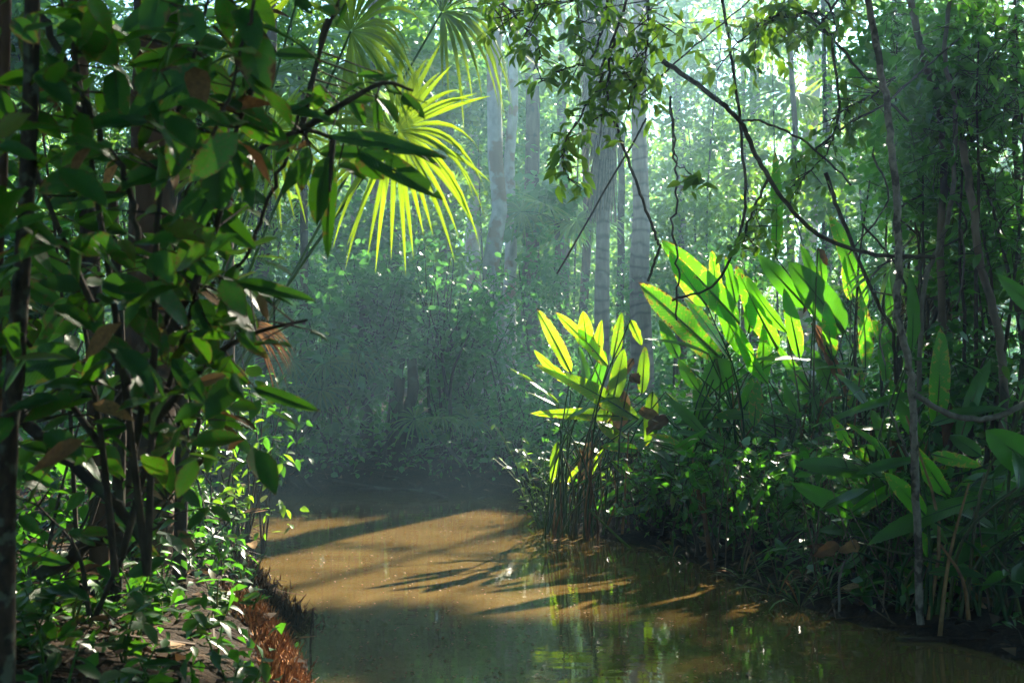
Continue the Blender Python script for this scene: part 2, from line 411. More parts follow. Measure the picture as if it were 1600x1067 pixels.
def river_sd(x, y):
    """signed distance to the water's edge, positive on land"""
    p = np.stack([x, y], -1).reshape(-1, 2)
    d2 = np.full(len(p), 1e9); inside = np.zeros(len(p), bool)
    n = len(river)
    for i in range(n):
        a, b = river[i], river[(i + 1) % n]
        ab = b - a; t = np.clip(((p - a) @ ab) / (ab @ ab), 0, 1)
        q = p - (a + t[:, None] * ab); d2 = np.minimum(d2, (q ** 2).sum(1))
        c = (a[1] > p[:, 1]) != (b[1] > p[:, 1])
        with np.errstate(divide='ignore', invalid='ignore'):
            xi = a[0] + (p[:, 1] - a[1]) / (b[1] - a[1] + 1e-12) * ab[0]
        inside ^= c & (p[:, 0] < xi)
    d = np.sqrt(d2); d[inside] *= -1
    return d.reshape(np.shape(x))

def lump(x, y):
    return (np.sin(x * 1.9 + 1.3 * np.sin(y * 1.1)) * np.cos(y * 1.7 + np.sin(x * 2.3)) * .5
            + np.sin(x * 5.1 + y * 3.3) * np.sin(y * 6.1 - x * 2.1) * .25 + np.sin(x * 13 + y * 7) * np.sin(y * 12 - x * 9) * .12)

def height(x, y):
    x = np.asarray(x, float); y = np.asarray(y, float)
    d = river_sd(x, y)
    left = np.maximum(1 / (1 + np.exp(np.clip((x + .4) * 4, -40, 40))), 1 / (1 + np.exp(np.clip(-(y - 13.8) * 1.6, -40, 40))))
    rise = (.10 + .26 * left) * (1 - np.exp(-np.maximum(d, 0) / .28)) + .10 * np.minimum(np.maximum(d, 0), 9) * (1 - np.exp(-np.maximum(d, 0) / 1.2))
    h = np.where(d > 0, rise + .10 * lump(x, y) * np.clip(d / .6, 0, 1), np.maximum(-.7, d * .8) - .03)
    return h

def hz(x, y): return float(height(np.array([x]), np.array([y]))[0])

gx = np.concatenate([-np.geomspace(120, 6.3, 26), np.arange(-6, 7.01, .065), np.geomspace(7.3, 120, 26)])
gy = np.concatenate([-np.geomspace(60, 3.3, 14), np.arange(-3, 18.01, .065), np.geomspace(18.3, 150, 34)])
X, Y = np.meshgrid(gx, gy)
Z = height(X, Y)
nx, ny = len(gx), len(gy)
ii = (np.arange(ny - 1)[:, None] * nx + np.arange(nx - 1)[None]).ravel()
g_me = mesh('ground', np.stack([X, Y, Z], -1).reshape(-1, 3), np.stack([ii, ii + 1, ii + nx + 1, ii + nx], -1), M['soil'])
tag(link('ground', g_me), 'dark forest soil rising from the water on both banks', None, kind='structure')
wx = np.linspace(-32, 5, 60); wy = np.linspace(-9, 19, 60); WX, WY = np.meshgrid(wx, wy)
ii = (np.arange(59)[:, None] * 60 + np.arange(59)[None]).ravel()
w_me = mesh('river_water', np.stack([WX, WY, np.zeros_like(WX)], -1).reshape(-1, 3), np.stack([ii, ii + 1, ii + 61, ii + 60], -1), M['water'])
tag(link('river_water', w_me), 'still silty brown creek reflecting the forest', None, kind='structure')

# ------------------------------------------------------------------ foliage builders
def blob_points(n, c, r, shell=0.35):
    """points through an uneven ellipsoid"""
    d = nz(rng.normal(size=(n, 3))); q = rng.random(n) ** shell
    wob = 1 + .22 * np.sin(d[:, 0] * 4 + c[0] * 3) * np.cos(d[:, 1] * 5 + c[1]) + .15 * np.sin(d[:, 2] * 7 + c[0])
    return np.asarray(c) + d * np.asarray(r) * (q * wob)[:, None]

def crown_data(c, r, nclus, per, spread, shell=.45, flat=.6):
    cc = blob_points(nclus, c, r, shell)
    lp = np.repeat(cc, per, 0) + rng.normal(size=(nclus * per, 3)) * np.array([spread, spread, spread * flat])
    tint = np.clip(np.repeat(rng.random(nclus), per) * .5 + rng.random(nclus * per) * .5, 0, 1)
    return cc, lp, tint

def add_crown(root, c, r, nclus, per, size, mat, spread=.25, cull=None, tmpl=T_SMALL, shell=.45, twigs=True, name='crown', twig_mat='twig', floor=True, droop=-.35):
    cc, lp, tint = crown_data(c, r, nclus, per, spread, shell)
    keep = np.ones(len(lp), bool)
    if cull: keep &= window_keep(lp, cull)
    if floor:
        keep &= lp[:, 2] > height(lp[:, 0], lp[:, 1]) + .02
        keep &= lp[:, 2] > .06
    lp, tint = lp[keep], tint[keep]
    sz = size * rng.uniform(.6, 1.3, len(lp))
    o = link(name, leaf_cloud_mesh(name, lp, sz, M[mat], tmpl, tint=tint, droop=droop), root)
    o['kind'] = 'stuff'
    if twigs:
        lo = np.asarray(c) - np.array([0, 0, r[2] * .7])
        k = min(len(cc), 50); a = cc[:k]
        near = lo + (a - lo) * rng.uniform(.15, .55, (k, 1)) + rng.normal(size=(k, 3)) * .1
        j = rng.integers(0, len(lp), min(len(lp), 90)) if len(lp) else np.array([], int)
        b = lp[j] + rng.normal(size=(len(j), 3)) * spread * .8
        v, f = sticks(np.concatenate([near, b]), np.concatenate([a, lp[j]]), np.concatenate([np.full(k, .012), np.full(len(j), .005)]), .003)
        t = link('twigs', mesh('twigs', v, f, M[twig_mat]), root); t['kind'] = 'stuff'
    return o

def piece_mesh(name, mat, w=.5, rows=5, droop=.18, fold=.12, wave=.0, seed=0, point=1.0):
    """one leaf as a small grid with a folded midrib, unit length along +Y"""
    r = np.random.default_rng(seed)
    s = np.linspace(0, 1, rows + 1); us = np.array([-1, -.5, 0, .5, 1])
    prof = np.sin(math.pi * s ** .85) ** .75 * (1 - .25 * s * point)
    prof[0] = .03; prof[-1] = .01
    vs, uv = [], []
    for i, t in enumerate(s):
        for u in us:
            vs.append((u * prof[i] * w / 2, t, fold * abs(u) * prof[i] * w - droop * t * t + wave * math.sin(t * 9 + u * 2 + seed) * abs(u)))
            uv.append((u, t))
    i = (np.arange(rows)[:, None] * 5 + np.arange(4)[None]).ravel()
    return mesh(name, np.array(vs), np.stack([i, i + 1, i + 6, i + 5], -1), mat, uv=np.array(uv))

PIECE = {k: [piece_mesh('leaf', M[m], w=w, droop=d, seed=s, wave=.012 + .012 * (s % 3), fold=.08 + .08 * (s % 2)) for s, d in enumerate((.05, .18, .32, .12))]
         for k, m, w in (('wall', 'leaf_wall_piece', .5), ('shrub', 'leaf_shrub_piece', .48), ('hang', 'leaf_hang_piece', .46), ('fore', 'leaf_fore', .56), ('dead', 'dead', .42), ('herb', 'leaf_shrub_piece', .36))}

def place_piece(kind, parent, pos, rot3, size, name='leaf'):
    me = PIECE[kind][rng.integers(0, 4)]
    m = Matrix.Translation(Vector(pos) - parent_loc(parent)) @ Matrix([list(map(float, r)) for r in rot3]).to_4x4() @ Matrix.Scale(float(size), 4)
    o = bpy.data.objects.new(name, me); col.objects.link(o); o.parent = parent; o.matrix_local = m
    return o

def aim(direction, normal):
    """rotation matrix with +Y along direction, +Z near normal"""
    y = nz(direction); x = nz(np.cross(y, normal)); z = np.cross(x, y)
    return np.stack([x, y, z], 1)

# ------------------------------------------------------------------ broad leaf (heliconia-like) built for its own place
def broad_leaf(parent, base, tip, width, mat, normal=(0, -1, .2), arch=.10, fold=.10, wave=.02, name='leaf', twist=0.0, rows=12, rib=True, tatter=0.0):
    base, tip = np.asarray(base, float), np.asarray(tip, float)
    L = np.linalg.norm(tip - base); n0 = nz(normal)
    ax = nz(tip - base); n0 = nz(n0 - ax * np.dot(n0, ax))
    ctrl = (base + tip) / 2 + n0 * arch * L
    s = np.linspace(0, 1, rows + 1); us = np.array([-1, -.72, -.4, -.08, .08, .4, .72, 1])
    prof = np.sin(math.pi * (s * .985 + .015) ** .78) ** .62; prof[-1] = .02; prof[0] = .10
    ph = rng.random() * 6.3
    vs, uv, cen = [], [], []
    for i, t in enumerate(s):
        c = (1 - t) ** 2 * base + 2 * t * (1 - t) * ctrl + t * t * tip
        tg = nz(2 * (1 - t) * (ctrl - base) + 2 * t * (tip - ctrl))
        n = nz(n0 - tg * np.dot(n0, tg)); sd = np.cross(tg, n)
        a = twist * (t - .3); sd, n = sd * math.cos(a) + n * math.sin(a), n * math.cos(a) - sd * math.sin(a)
        w = width / 2 * prof[i]; cen.append(c - n * .004)
        for u in us:
            wv = wave * math.sin(t * 11 + ph + (1.7 if u > 0 else 0)) * u * u
            tt = 1 - (tatter * rng.random() * (abs(u) > .9))
            vs.append(c + sd * u * w * tt + n * (fold * abs(u) * w + wv * L * .5)); uv.append((u, t))
    i = (np.arange(rows)[:, None] * 8 + np.arange(7)[None]).ravel()
    o = link(name, mesh(name, np.array(vs), np.stack([i, i + 1, i + 9, i + 8], -1), mat, uv=np.array(uv)), parent)
    if rib:
        v, f = tube_arrays(cen, [.010 * width / .2 + .003, .002], 5)
        rb = bpy.data.objects.new('midrib', mesh('midrib', v, f, M['dead'] if mat is M['dead'] else M['stem']))
        col.objects.link(rb); rb.parent = o; rb.matrix_parent_inverse = o.matrix_parent_inverse.copy() if False else Matrix.Identity(4)
    return o

CAMW = (0, -1, .15); UPN = (.0, -.32, 1); UPR = (.3, -.25, 1); SIDE = (-.8, -.6, .3); SIDER = (.8, -.6, .2)

def heliconia(label, root_px, d, leaves, dead=(), spread=.25, extra_stems=0, low=34):
    x, _, _ = P(root_px[0], root_px[1], d); z = hz(x, d)
    root = empty('broadleaf_clump', (x, d, z)); tag(root, label, 'plant', 'broad-leaved clumps on the right bank')
    r0 = np.array([x, d, z])
    def stem(p, tgt=None):
        b = r0 + np.array([rng.uniform(-spread, spread), rng.uniform(-spread, spread) * .7, 0]); b[2] = hz(b[0], b[1]) - .03
        mid = b + (p - b) * np.array([.25, .25, .62]); 
        tube('petiole', [b, mid, p], [.012, .006], M['stalk'], root, sides=5, n=4)
    for (bx, by, tx, ty, w, nrm, mt, *rest) in leaves:
        db = d + (rest[0] if rest else 0) + rng.uniform(-.1, .1); dt = db + (rest[1] if len(rest) > 1 else rng.uniform(-.12, .12))
        b = P(bx, by, db); t = P(tx, ty, dt)
        n = np.array(nrm, float) + rng.normal(size=3) * .12
        broad_leaf(root, b, t, w / F * d * .86, M[mt], n, arch=rng.uniform(.03, .14), fold=rng.uniform(.05, .22), wave=rng.uniform(.01, .035), twist=rng.uniform(-.5, .5), tatter=rng.choice([0, 0, .12, .3]))
        stem(b)
    for (bx, by, tx, ty, w) in dead:
        b = P(bx, by, d); t = P(tx, ty, d + rng.uniform(-.1, .1))
        broad_leaf(root, b, t, w / F * d, M['dead'], CAMW, arch=rng.uniform(-.2, .2), fold=.7, wave=.06, name='dead_leaf', twist=rng.uniform(-1.5, 1.5), tatter=.4)
        stem(b)
    for _ in range(low):
        b = r0 + np.array([rng.normal(0, spread * 1.5), rng.normal(-.1, spread), 0]); b[2] = hz(b[0], b[1]) + rng.uniform(.2, .95)
        ya = rng.uniform(0, 6.28); L = rng.uniform(.28, .55); t = b + nz((math.cos(ya), math.sin(ya) * .6, rng.normal(.0, .5))) * L
        if t[2] < .12: t[2] = .15
        if river_sd(np.array([b[0], t[0]]), np.array([b[1], t[1]])).min() < -.02: continue
        broad_leaf(root, b, t, L * rng.uniform(.2, .3), M['leaf_broad_dark' if rng.random() < .6 else 'leaf_broad_green'], (rng.normal(0, .4), -.6, rng.uniform(.2, 1)), arch=rng.uniform(.03, .16), fold=rng.uniform(.05, .25), wave=.02, twist=rng.uniform(-.6, .6), rows=8)
        stem(b)
    for _ in range(extra_stems):
        b = r0 + rng.uniform(-spread, spread, 3); t = b + np.array([rng.normal(0, .12), rng.normal(0, .1), rng.uniform(.4, 1.0)])
        b[2] = hz(b[0], b[1]) - .03
        tube('dry_stem', [b, (b + t) / 2 + rng.normal(size=3) * .04, t], [.014, .006], M['dead'], root, sides=5, n=3)
    return root

# ------------------------------------------------------------------ fan palm fronds, every leaflet its own piece
def leaflet_mesh(hub, dirv, nrm, L, w, droop, mat, rows=7, r0=.02):
    s = np.linspace(0, 1, rows + 1); d = nz(dirv); n = nz(np.asarray(nrm) - d * np.dot(nrm, d)); sd = np.cross(d, n)
    vs = []
    pts = [hub + d * (r0 + (L - r0) * t) for t in s]
    pts = np.array(pts); pts[:, 2] -= droop * L * s ** 2.4
    pts[:, 0:2] = hub[0:2] + (pts[:, 0:2] - hub[0:2]) * (1 - .25 * max(droop, 0) * s ** 2)[:, None]
    prof = np.minimum(s * 2.6, 1) * (1 - s ** 2.2) ** .8; prof[0] = .08; prof[-1] = .02
    for i in range(rows + 1):
        h = w / 2 * prof[i]
        vs += [pts[i] - sd * h + n * h * .45, pts[i], pts[i] + sd * h + n * h * .45]
    i = (np.arange(rows)[:, None] * 3 + np.arange(2)[None]).ravel()
    return np.array(vs), np.stack([i, i + 1, i + 4, i + 3], -1)

def fan_frond(palm, hub, foot, axis, normal, R, n, spread, mat, droop=(.1, .5), width=.05, pieces=True, pet_r=.012):
    """a round pleated frond on its petiole"""
    hub = np.asarray(hub, float); foot = np.asarray(foot, float)
    fr = link('frond', None, palm) if False else None
    mid = (hub + foot) / 2 + np.array([0, 0, .08])
    v, f = tube_arrays(smooth_path([foot, mid, hub], 5), [pet_r * 1.5, pet_r * .8], 6)
    fr = link('frond', mesh('petiole', v, f, M['stem']), palm)
    ax = nz(axis); nn = nz(np.asarray(normal) - ax * np.dot(normal, ax)); sd = np.cross(ax, nn)
    acc = []
    for k in range(n):
        a = (k + rng.uniform(-.2, .2)) / (n - 1) * spread - spread / 2
        dv = ax * math.cos(a) + sd * math.sin(a) + nn * rng.normal(.06, .05)
        up = max(0.0, dv[2]); L = R * rng.uniform(.86, 1.06) * (1 - .12 * abs(a) / (spread / 2))
        v, f = leaflet_mesh(hub, dv, nn, L, width, rng.uniform(*droop) * (.35 + .65 * (1 - abs(dv[2]))), M[mat])
        if pieces:
            o = bpy.data.objects.new('leaflet', mesh('leaflet', v, f, M[mat])); col.objects.link(o); o.parent = fr
            o.matrix_parent_inverse = Matrix.Identity(4)
        else: acc.append((v, f))
    if not pieces:
        v, f = join_arrays(acc); o = bpy.data.objects.new('leaflets', mesh('leaflets', v, f, M[mat], tint=np.repeat(rng.random(n), len(v) // n)))
        col.objects.link(o); o.parent = fr; o['kind'] = 'stuff'
    return fr

# ================================================================== THE FOREST BEHIND
def trunk_tree(name, label, px, py_top, d, wpx, bark, crown=None, lean=(0, 0), group=None, cat='tree', base_flare=1.25, cull=None, top_z=None, sides=10):
    """a straight forest trunk rising from the ground at column px, optional crown [(px,py,r,n,per,size,mat)]"""
    b = P(px, 600, d); b[2] = hz(b[0], d) - .1
    t = P(px + lean[0], py_top, d + lean[1]) if top_z is None else np.array([b[0] + lean[0], d + lean[1], top_z])
    root = empty(name, (b[0], d, b[2])); tag(root, label, cat, group)
    r = wpx / F * d / 2
    k = np.linspace(0, 1, 12)[:, None]
    path = b + (t - b) * k + rng.normal(size=(12, 3)) * np.array([r * .25, r * .25, 0])
    path[0] = b
    v, f = tube_arrays(path, [r * base_flare * 1.3, r * base_flare, r, r * .95, r * .9, r * .8], sides, .05)
    link('trunk', mesh('trunk', v, f, M[bark]), root)
    if crown:
        for (cx, cyy, cd, rad, n, per, size, mat) in crown:
            c = P(cx, cyy, cd)
            # limbs into the crown
            for q in range(5):
                e = c + rng.normal(size=3) * np.array(rad) * .4
                s0 = path[min(11, 6 + q)]
                tube('limb', [s0, (s0 + e) / 2 + np.array([0, 0, .2]), e], [r * .35, r * .1], M[bark], root, sides=5, n=3)
            add_crown(root, c, rad, n, per, size, mat, cull=cull)
    return root

# trees added towards the sun to block it, except through one shaped gap
side_words = ['far left', 'left', 'mid left', 'middle', 'mid right', 'right', 'far right', 'outer right']
for iu, u in enumerate(np.arange(-15, 9.1, 3.4)):
    cr = []
    for iv, v in enumerate(np.arange(-5.2, 7.5, 3.2)):
        p = U * (u + rng.uniform(-.7, .7)) + V * (v + rng.uniform(-.6, .6)) + S * (25 + rng.uniform(-3, 6) + iv * 1.0)
        if p[2] > 6.5: cr.append(p)
    for which, part in (('lower', cr[:2]), ('upper', cr[2:])):
        if not part: continue
        p = part[0]; z0 = hz(p[0], p[1]) - .1
        root = empty('sun_blocker_tree', (p[0], p[1], z0))
        tag(root, 'slender %s canopy tree added to block the sun, %s of the row' % (which, side_words[min(iu, 7)]), 'tree', 'trees added to block the sun')
        r = rng.uniform(.05, .085); b = np.array([p[0], p[1], z0]); tp = p + np.array([0, 0, .5])
        path = b + (tp - b) * np.linspace(0, 1, 10)[:, None] + rng.normal(size=(10, 3)) * np.array([.06, .06, 0])
        tv, tf = tube_arrays(path, [r * 1.5, r, r, r * .5], 7, .05)
        link('trunk', mesh('trunk', tv, tf, M[['bark_mid', 'bark_dark', 'bark_red'][iu % 3]]), root)
        for q in part:
            if q is not p: tube('limb', [path[7], (path[7] + q) / 2 + np.array([0, 0, .4]), q], [r * .6, r * .3], M['bark_dark'], root, sides=6)
            add_crown(root, q, (2.7, 2.7, 2.1), 80, 26, .30, 'leaf_canopy', spread=.5, cull=.98, twigs=False, shell=.6, floor=False)
# small trees added inside the gap to shade the near water
for gu, gt, lab in ((-3.45, 24, 'thin young tree added in the canopy gap to shade near water'), (-2.45, 27, 'second thin tree added in the canopy gap for shade, further back')):
    p = U * gu + V * -3.0 + S * gt; z0 = hz(p[0], p[1]); root = empty('sun_blocker_tree', (p[0], p[1], z0)); tag(root, lab, 'tree', 'trees added to block the sun')
    tube('trunk', [(p[0], p[1], z0 - .1), (p[0] + .1, p[1], p[2] * .5), p], [.06, .05, .03], M['bark_dark'], root, sides=6)
    add_crown(root, p, (.66, .66, .40), 70, 20, .22, 'leaf_canopy', spread=.12, shell=.6, floor=False)
for sv, lab in ((-4.62, 'thin bough tree added across the canopy gap to band the light'),):  # bough tree added to throw a shadow band through haze and water
    pts = [U * gu + V * (sv + .10 * math.sin(gu * 2.1 + sv)) + S * (23 + .4 * gu) for gu in np.linspace(-7.2, -2.0, 12)]
    p = pts[-1]; z0 = hz(p[0], p[1]); root = empty('sun_blocker_tree', (p[0], p[1], z0)); tag(root, lab, 'tree', 'trees added to block the sun')
    tube('trunk', [(p[0], p[1], z0 - .1), (p[0] + .05, p[1], p[2] * .5), p], [.06, .05, .035], M['bark_dark'], root, sides=6)
    tube('bough', pts[::-1], [.03, .01], M['bark_dark'], root, sides=5)
    lp = np.array(pts)[rng.integers(0, 12, 300)] + rng.normal(size=(300, 1)) * .25 * U + rng.normal(size=(300, 1)) * .06 * V + rng.normal(size=(300, 1)) * .3 * S
    o = link('crown', leaf_cloud_mesh('crown', lp, rng.uniform(.10, .20, 300), M['leaf_canopy']), root); o['kind'] = 'stuff'
# unseen trees added behind and beside the camera to cut the sky light
for i, (x, y) in enumerate(((-7, -6), (-4.2, -9), (5, -7), (8, -5), (-10, -2), (9.5, 0), (1.5, -12), (-8.5, 3.5), (-7.5, 6.5))):
    root = empty('forest_tree', (x, y, hz(x, y))); tag(root, 'added sky-blocking leafy tree %s behind the viewer' % ['left', 'further left', 'right', 'further right', 'outermost left', 'outermost right', 'straight', 'beside and far left', 'beside and left'][i], 'tree', 'trees added behind the viewer to block sky light')
    tube('trunk', [(x, y, hz(x, y) - .1), (x + .2, y, 4), (x, y, 9)], [.2, .15, .1], M['bark_dark'], root, sides=7)
    for zc in (2.0, 5.0, 8.0): add_crown(root, (x, y, zc), (2.9, 2.4, 1.9), 50, 24, .36, 'leaf_canopy', spread=.55, twigs=False, shell=.6)

# unseen trees added overhead and at the sides to keep sky light out
for (x, y, z, nm) in ((-5.5, 1.5, 7.0, 'broad tree added to shade the left bank'), (5.5, 3.0, 7.5, 'broad tree added to shade the right bank'),
                      (-6.0, 8.0, 8.0, 'tall tree added for shade behind the left bank palms'), (6.5, 10.0, 8.5, 'tall tree added for shade behind the right bank shrubs'),
                      (-2.5, 4.5, 10.0, 'tree added over the creek from the left to block sky'), (2.5, 7.5, 10.5, 'tree added over the creek from the right to block sky'), (.5, 0.0, 9.5, 'tree added over the near water to block sky'), (-1.0, -5.0, 9.0, 'tree added over the creek behind the camera to block sky'),
                      (.8, 3.6, 7.6, 'low-branched tree added to shade the near water from the right'), (-.8, 7.0, 8.6, 'low-branched tree added to shade the near water from the left'), (3.2, 5.6, 7.4, 'low-branched tree added to shade the right bank'), (-3.4, 4.6, 7.0, 'low-branched tree added to shade the left bank'),
                      (-4.6, 9.6, 7.4, 'dense tree added over the left bank palms to block sky'), (7.2, 6.8, 5.4, 'dense tree added beyond the right bank saplings to block sky'), (7.4, 2.6, 5.0, 'dense tree added beyond the near right bank to block sky'), (-6.8, 5.2, 5.2, 'dense tree added beyond the near left bank to block sky'), (-2.2, 8.6, 9.6, 'dense crown added high over the water to block sky')):
    bx_ = x * 1.25 if abs(x) > 4 else (x - 7.5 if x < 0 else x + 7.5)
    root = empty('added_shade_tree', (bx_, y, hz(bx_, y))); tag(root, nm, 'tree')
    b = np.array([bx_, y, hz(bx_, y) - .1]); c = np.array([x, y, z])
    tube('trunk', [b, (b + c) / 2 + np.array([0, .3, 0]), c], [.22, .16, .1], M['bark_dark'], root, sides=8, n=6)
    add_crown(root, c, (3.2, 3.2, 1.6), 120, 28, .32, 'leaf_canopy', spread=.5, cull=.97, shell=.6, floor=False)

# named trunks seen in the centre
trunk_tree('pale_barked_tree', 'tall straight pale-barked tree rising behind the dark bush', 769, -260, 19.0, 24, 'bark_pale', lean=(10, 0))
trunk_tree('tree', 'brown trunk close behind the pale-barked tree, broken light on it', 829, -200, 24.0, 23, 'bark_mid', lean=(4, 0))
trunk_tree('pale_barked_tree', 'slim greyish trunk just right of the pale-barked tree', 797, -200, 22.5, 17, 'bark_pale', lean=(4, 0))
trunk_tree('tree', 'mottled trunk top left of the pale-barked tree, further back', 738, -200, 27.0, 20, 'bark_pale', lean=(3, 0))
trunk_tree('palm_tree', 'smooth ringed palm trunk right of the palm with the skirt', 1003, -240, 18.5, 25, 'bark_palm', lean=(-6, 0), cat='palm')
trunk_tree('tree', 'thin dark trunk between the two ringed palms', 968, 200, 22.0, 12, 'bark_dark', lean=(4, 0))
trunk_tree('tree', 'bluish shaded trunk at left edge of the centre forest', 412, -100, 17.0, 22, 'bark_mid', lean=(8, 0))
trunk_tree('tree', 'grey trunk behind the left fan palm fronds', 590, -100, 23.0, 22, 'bark_mid', lean=(-6, 0))
trunk_tree('tree', 'dim slender trunk behind the dark bush crown', 690, -150, 25.0, 14, 'bark_mid', lean=(5, 0))
trunk_tree('tree', 'pale trunk at upper right beside the bright gap', 1262, -100, 31.0, 26, 'bark_pale', lean=(10, 0))
trunk_tree('tree', 'reddish trunk in the bright gap at upper right', 1180, -100, 31.0, 18, 'bark_red', lean=(0, 0))
trunk_tree('tree', 'brown trunk among leaves left of the skirted palm', 880, -200, 28.0, 15, 'bark_mid', lean=(0, 0))
# dead-looking stump by the far water edge
trunk_tree('tree_stump', 'dark twin stump standing at the far water edge', 622, 590, 15.4, 22, 'bark_dark', cat='stump', base_flare=1.5)
trunk_tree('tree_stump', 'thick dark trunk right half of the twin stump', 640, 560, 15.5, 20, 'bark_dark', cat='stump', lean=(3, 0), base_flare=1.5)
trunk_tree('tree', 'black wet trunk left of the twin stump', 577, 470, 15.8, 17, 'bark_dark', lean=(-12, 0))
trunk_tree('tree', 'leaning dark trunk touching the far water edge', 600, 560, 15.3, 9, 'bark_dark', lean=(30, 0))

# palm with a skirt of dead fronds
d = 17.5; b = P(938, 600, d); b[2] = hz(b[0], d) - .1
palm = empty('skirted_palm', b); tag(palm, 'ringed palm wrapped above in a long grey skirt of dead fronds', 'palm')
t = P(950, -250, d)
v, f = tube_arrays(b + (t - b) * np.linspace(0, 1, 14)[:, None], [.14, .105, .10, .10], 10, .03)
link('trunk', mesh('trunk', v, f, M['bark_palm']), palm)
for (py0, py1, w, n) in ((40, 245, 66, 380), (-60, 160, 84, 420), (-160, 60, 100, 260), (180, 340, 46, 260)):
    a = P(946, py0, d); e = P(940, py1, d)
    ang = rng.uniform(0, 2 * math.pi, n); rr = w / F * d * rng.uniform(.35, 1.0, n) * .55
    r0 = rng.uniform(.10, .14, n); h0 = rng.uniform(0, .7, n)
    A = np.stack([a[0] + np.cos(ang) * r0, d + np.sin(ang) * r0, a[2] + (e[2] - a[2]) * h0], -1)
    k = np.clip(h0 + rng.uniform(.3, .7, n), 0, 1.05)
    B = np.stack([e[0] + np.cos(ang) * rr, d + np.sin(ang) * rr, a[2] + (e[2] - a[2]) * k], -1)
    v, f = sticks(A, B, rng.uniform(.008, .02, n), .004)
    o = link('dead_frond_skirt', mesh('dead_frond_skirt', v, f, M['straw'], tint=np.repeat(rng.random(n), 6)), palm); o['kind'] = 'stuff'
for k in range(7):
    ang = k / 7 * 6.28; hub = np.array([t[0] + math.cos(ang) * .9, d + math.sin(ang) * .9, t[2] + .3])
    fan_frond(palm, hub, t, (math.cos(ang), math.sin(ang), -.2), (0, 0, 1), 1.1, 26, 4.6, 'palm_far', width=.09, pieces=False, pet_r=.02)

# bushes of the far bank and the forest floor behind: px, py centre, depth, half width px, half height px
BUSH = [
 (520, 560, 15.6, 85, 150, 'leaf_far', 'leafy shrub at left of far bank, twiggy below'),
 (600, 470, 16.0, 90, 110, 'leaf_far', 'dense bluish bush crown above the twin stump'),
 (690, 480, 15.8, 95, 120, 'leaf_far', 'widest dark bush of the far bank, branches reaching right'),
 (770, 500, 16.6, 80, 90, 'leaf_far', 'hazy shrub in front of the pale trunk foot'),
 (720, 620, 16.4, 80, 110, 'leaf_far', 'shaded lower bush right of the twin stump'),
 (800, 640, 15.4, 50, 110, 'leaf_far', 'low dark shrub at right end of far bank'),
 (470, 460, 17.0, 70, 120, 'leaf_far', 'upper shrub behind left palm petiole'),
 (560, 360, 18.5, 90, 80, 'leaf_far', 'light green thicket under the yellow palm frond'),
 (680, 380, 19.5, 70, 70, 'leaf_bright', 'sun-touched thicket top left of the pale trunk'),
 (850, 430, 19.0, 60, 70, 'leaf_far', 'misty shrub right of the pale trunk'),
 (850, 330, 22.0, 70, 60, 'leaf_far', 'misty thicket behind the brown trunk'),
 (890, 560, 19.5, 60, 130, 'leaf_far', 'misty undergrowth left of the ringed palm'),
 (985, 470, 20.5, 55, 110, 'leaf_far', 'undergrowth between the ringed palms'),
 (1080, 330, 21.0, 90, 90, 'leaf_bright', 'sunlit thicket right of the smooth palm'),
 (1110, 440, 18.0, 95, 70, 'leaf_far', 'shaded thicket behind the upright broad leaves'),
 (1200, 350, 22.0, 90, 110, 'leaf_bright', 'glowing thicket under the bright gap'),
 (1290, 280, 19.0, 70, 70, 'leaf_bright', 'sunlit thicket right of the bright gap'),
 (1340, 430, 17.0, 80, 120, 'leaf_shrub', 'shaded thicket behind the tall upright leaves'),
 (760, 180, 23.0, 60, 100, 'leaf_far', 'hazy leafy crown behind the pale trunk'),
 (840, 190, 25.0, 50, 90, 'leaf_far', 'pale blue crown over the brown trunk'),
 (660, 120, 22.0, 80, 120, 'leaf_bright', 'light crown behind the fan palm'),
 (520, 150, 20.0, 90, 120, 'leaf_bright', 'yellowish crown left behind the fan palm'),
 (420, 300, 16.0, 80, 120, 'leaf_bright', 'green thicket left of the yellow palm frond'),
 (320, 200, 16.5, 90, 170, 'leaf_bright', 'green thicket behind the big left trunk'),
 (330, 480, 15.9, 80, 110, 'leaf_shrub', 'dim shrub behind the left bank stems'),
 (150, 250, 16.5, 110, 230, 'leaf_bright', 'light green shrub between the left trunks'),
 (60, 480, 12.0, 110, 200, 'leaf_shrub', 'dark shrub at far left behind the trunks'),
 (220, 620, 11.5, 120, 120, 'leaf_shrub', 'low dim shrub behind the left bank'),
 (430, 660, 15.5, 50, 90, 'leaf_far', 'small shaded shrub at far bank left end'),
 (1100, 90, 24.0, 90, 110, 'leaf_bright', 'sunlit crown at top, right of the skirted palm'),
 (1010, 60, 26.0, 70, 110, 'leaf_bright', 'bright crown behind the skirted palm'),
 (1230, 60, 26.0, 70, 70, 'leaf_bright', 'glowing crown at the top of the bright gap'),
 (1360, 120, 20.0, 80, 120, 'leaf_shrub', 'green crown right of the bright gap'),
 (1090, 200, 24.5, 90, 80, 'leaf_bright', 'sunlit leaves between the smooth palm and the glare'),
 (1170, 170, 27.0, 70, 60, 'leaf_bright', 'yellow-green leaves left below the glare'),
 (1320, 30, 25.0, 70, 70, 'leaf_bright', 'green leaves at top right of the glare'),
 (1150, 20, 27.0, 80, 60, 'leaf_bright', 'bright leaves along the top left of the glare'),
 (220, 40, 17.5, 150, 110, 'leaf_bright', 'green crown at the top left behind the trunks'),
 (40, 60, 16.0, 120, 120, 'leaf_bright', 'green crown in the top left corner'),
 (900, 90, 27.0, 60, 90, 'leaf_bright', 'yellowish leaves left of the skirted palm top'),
 (700, 250, 24.0, 60, 80, 'leaf_bright', 'light leaves left of the pale trunk'),
]
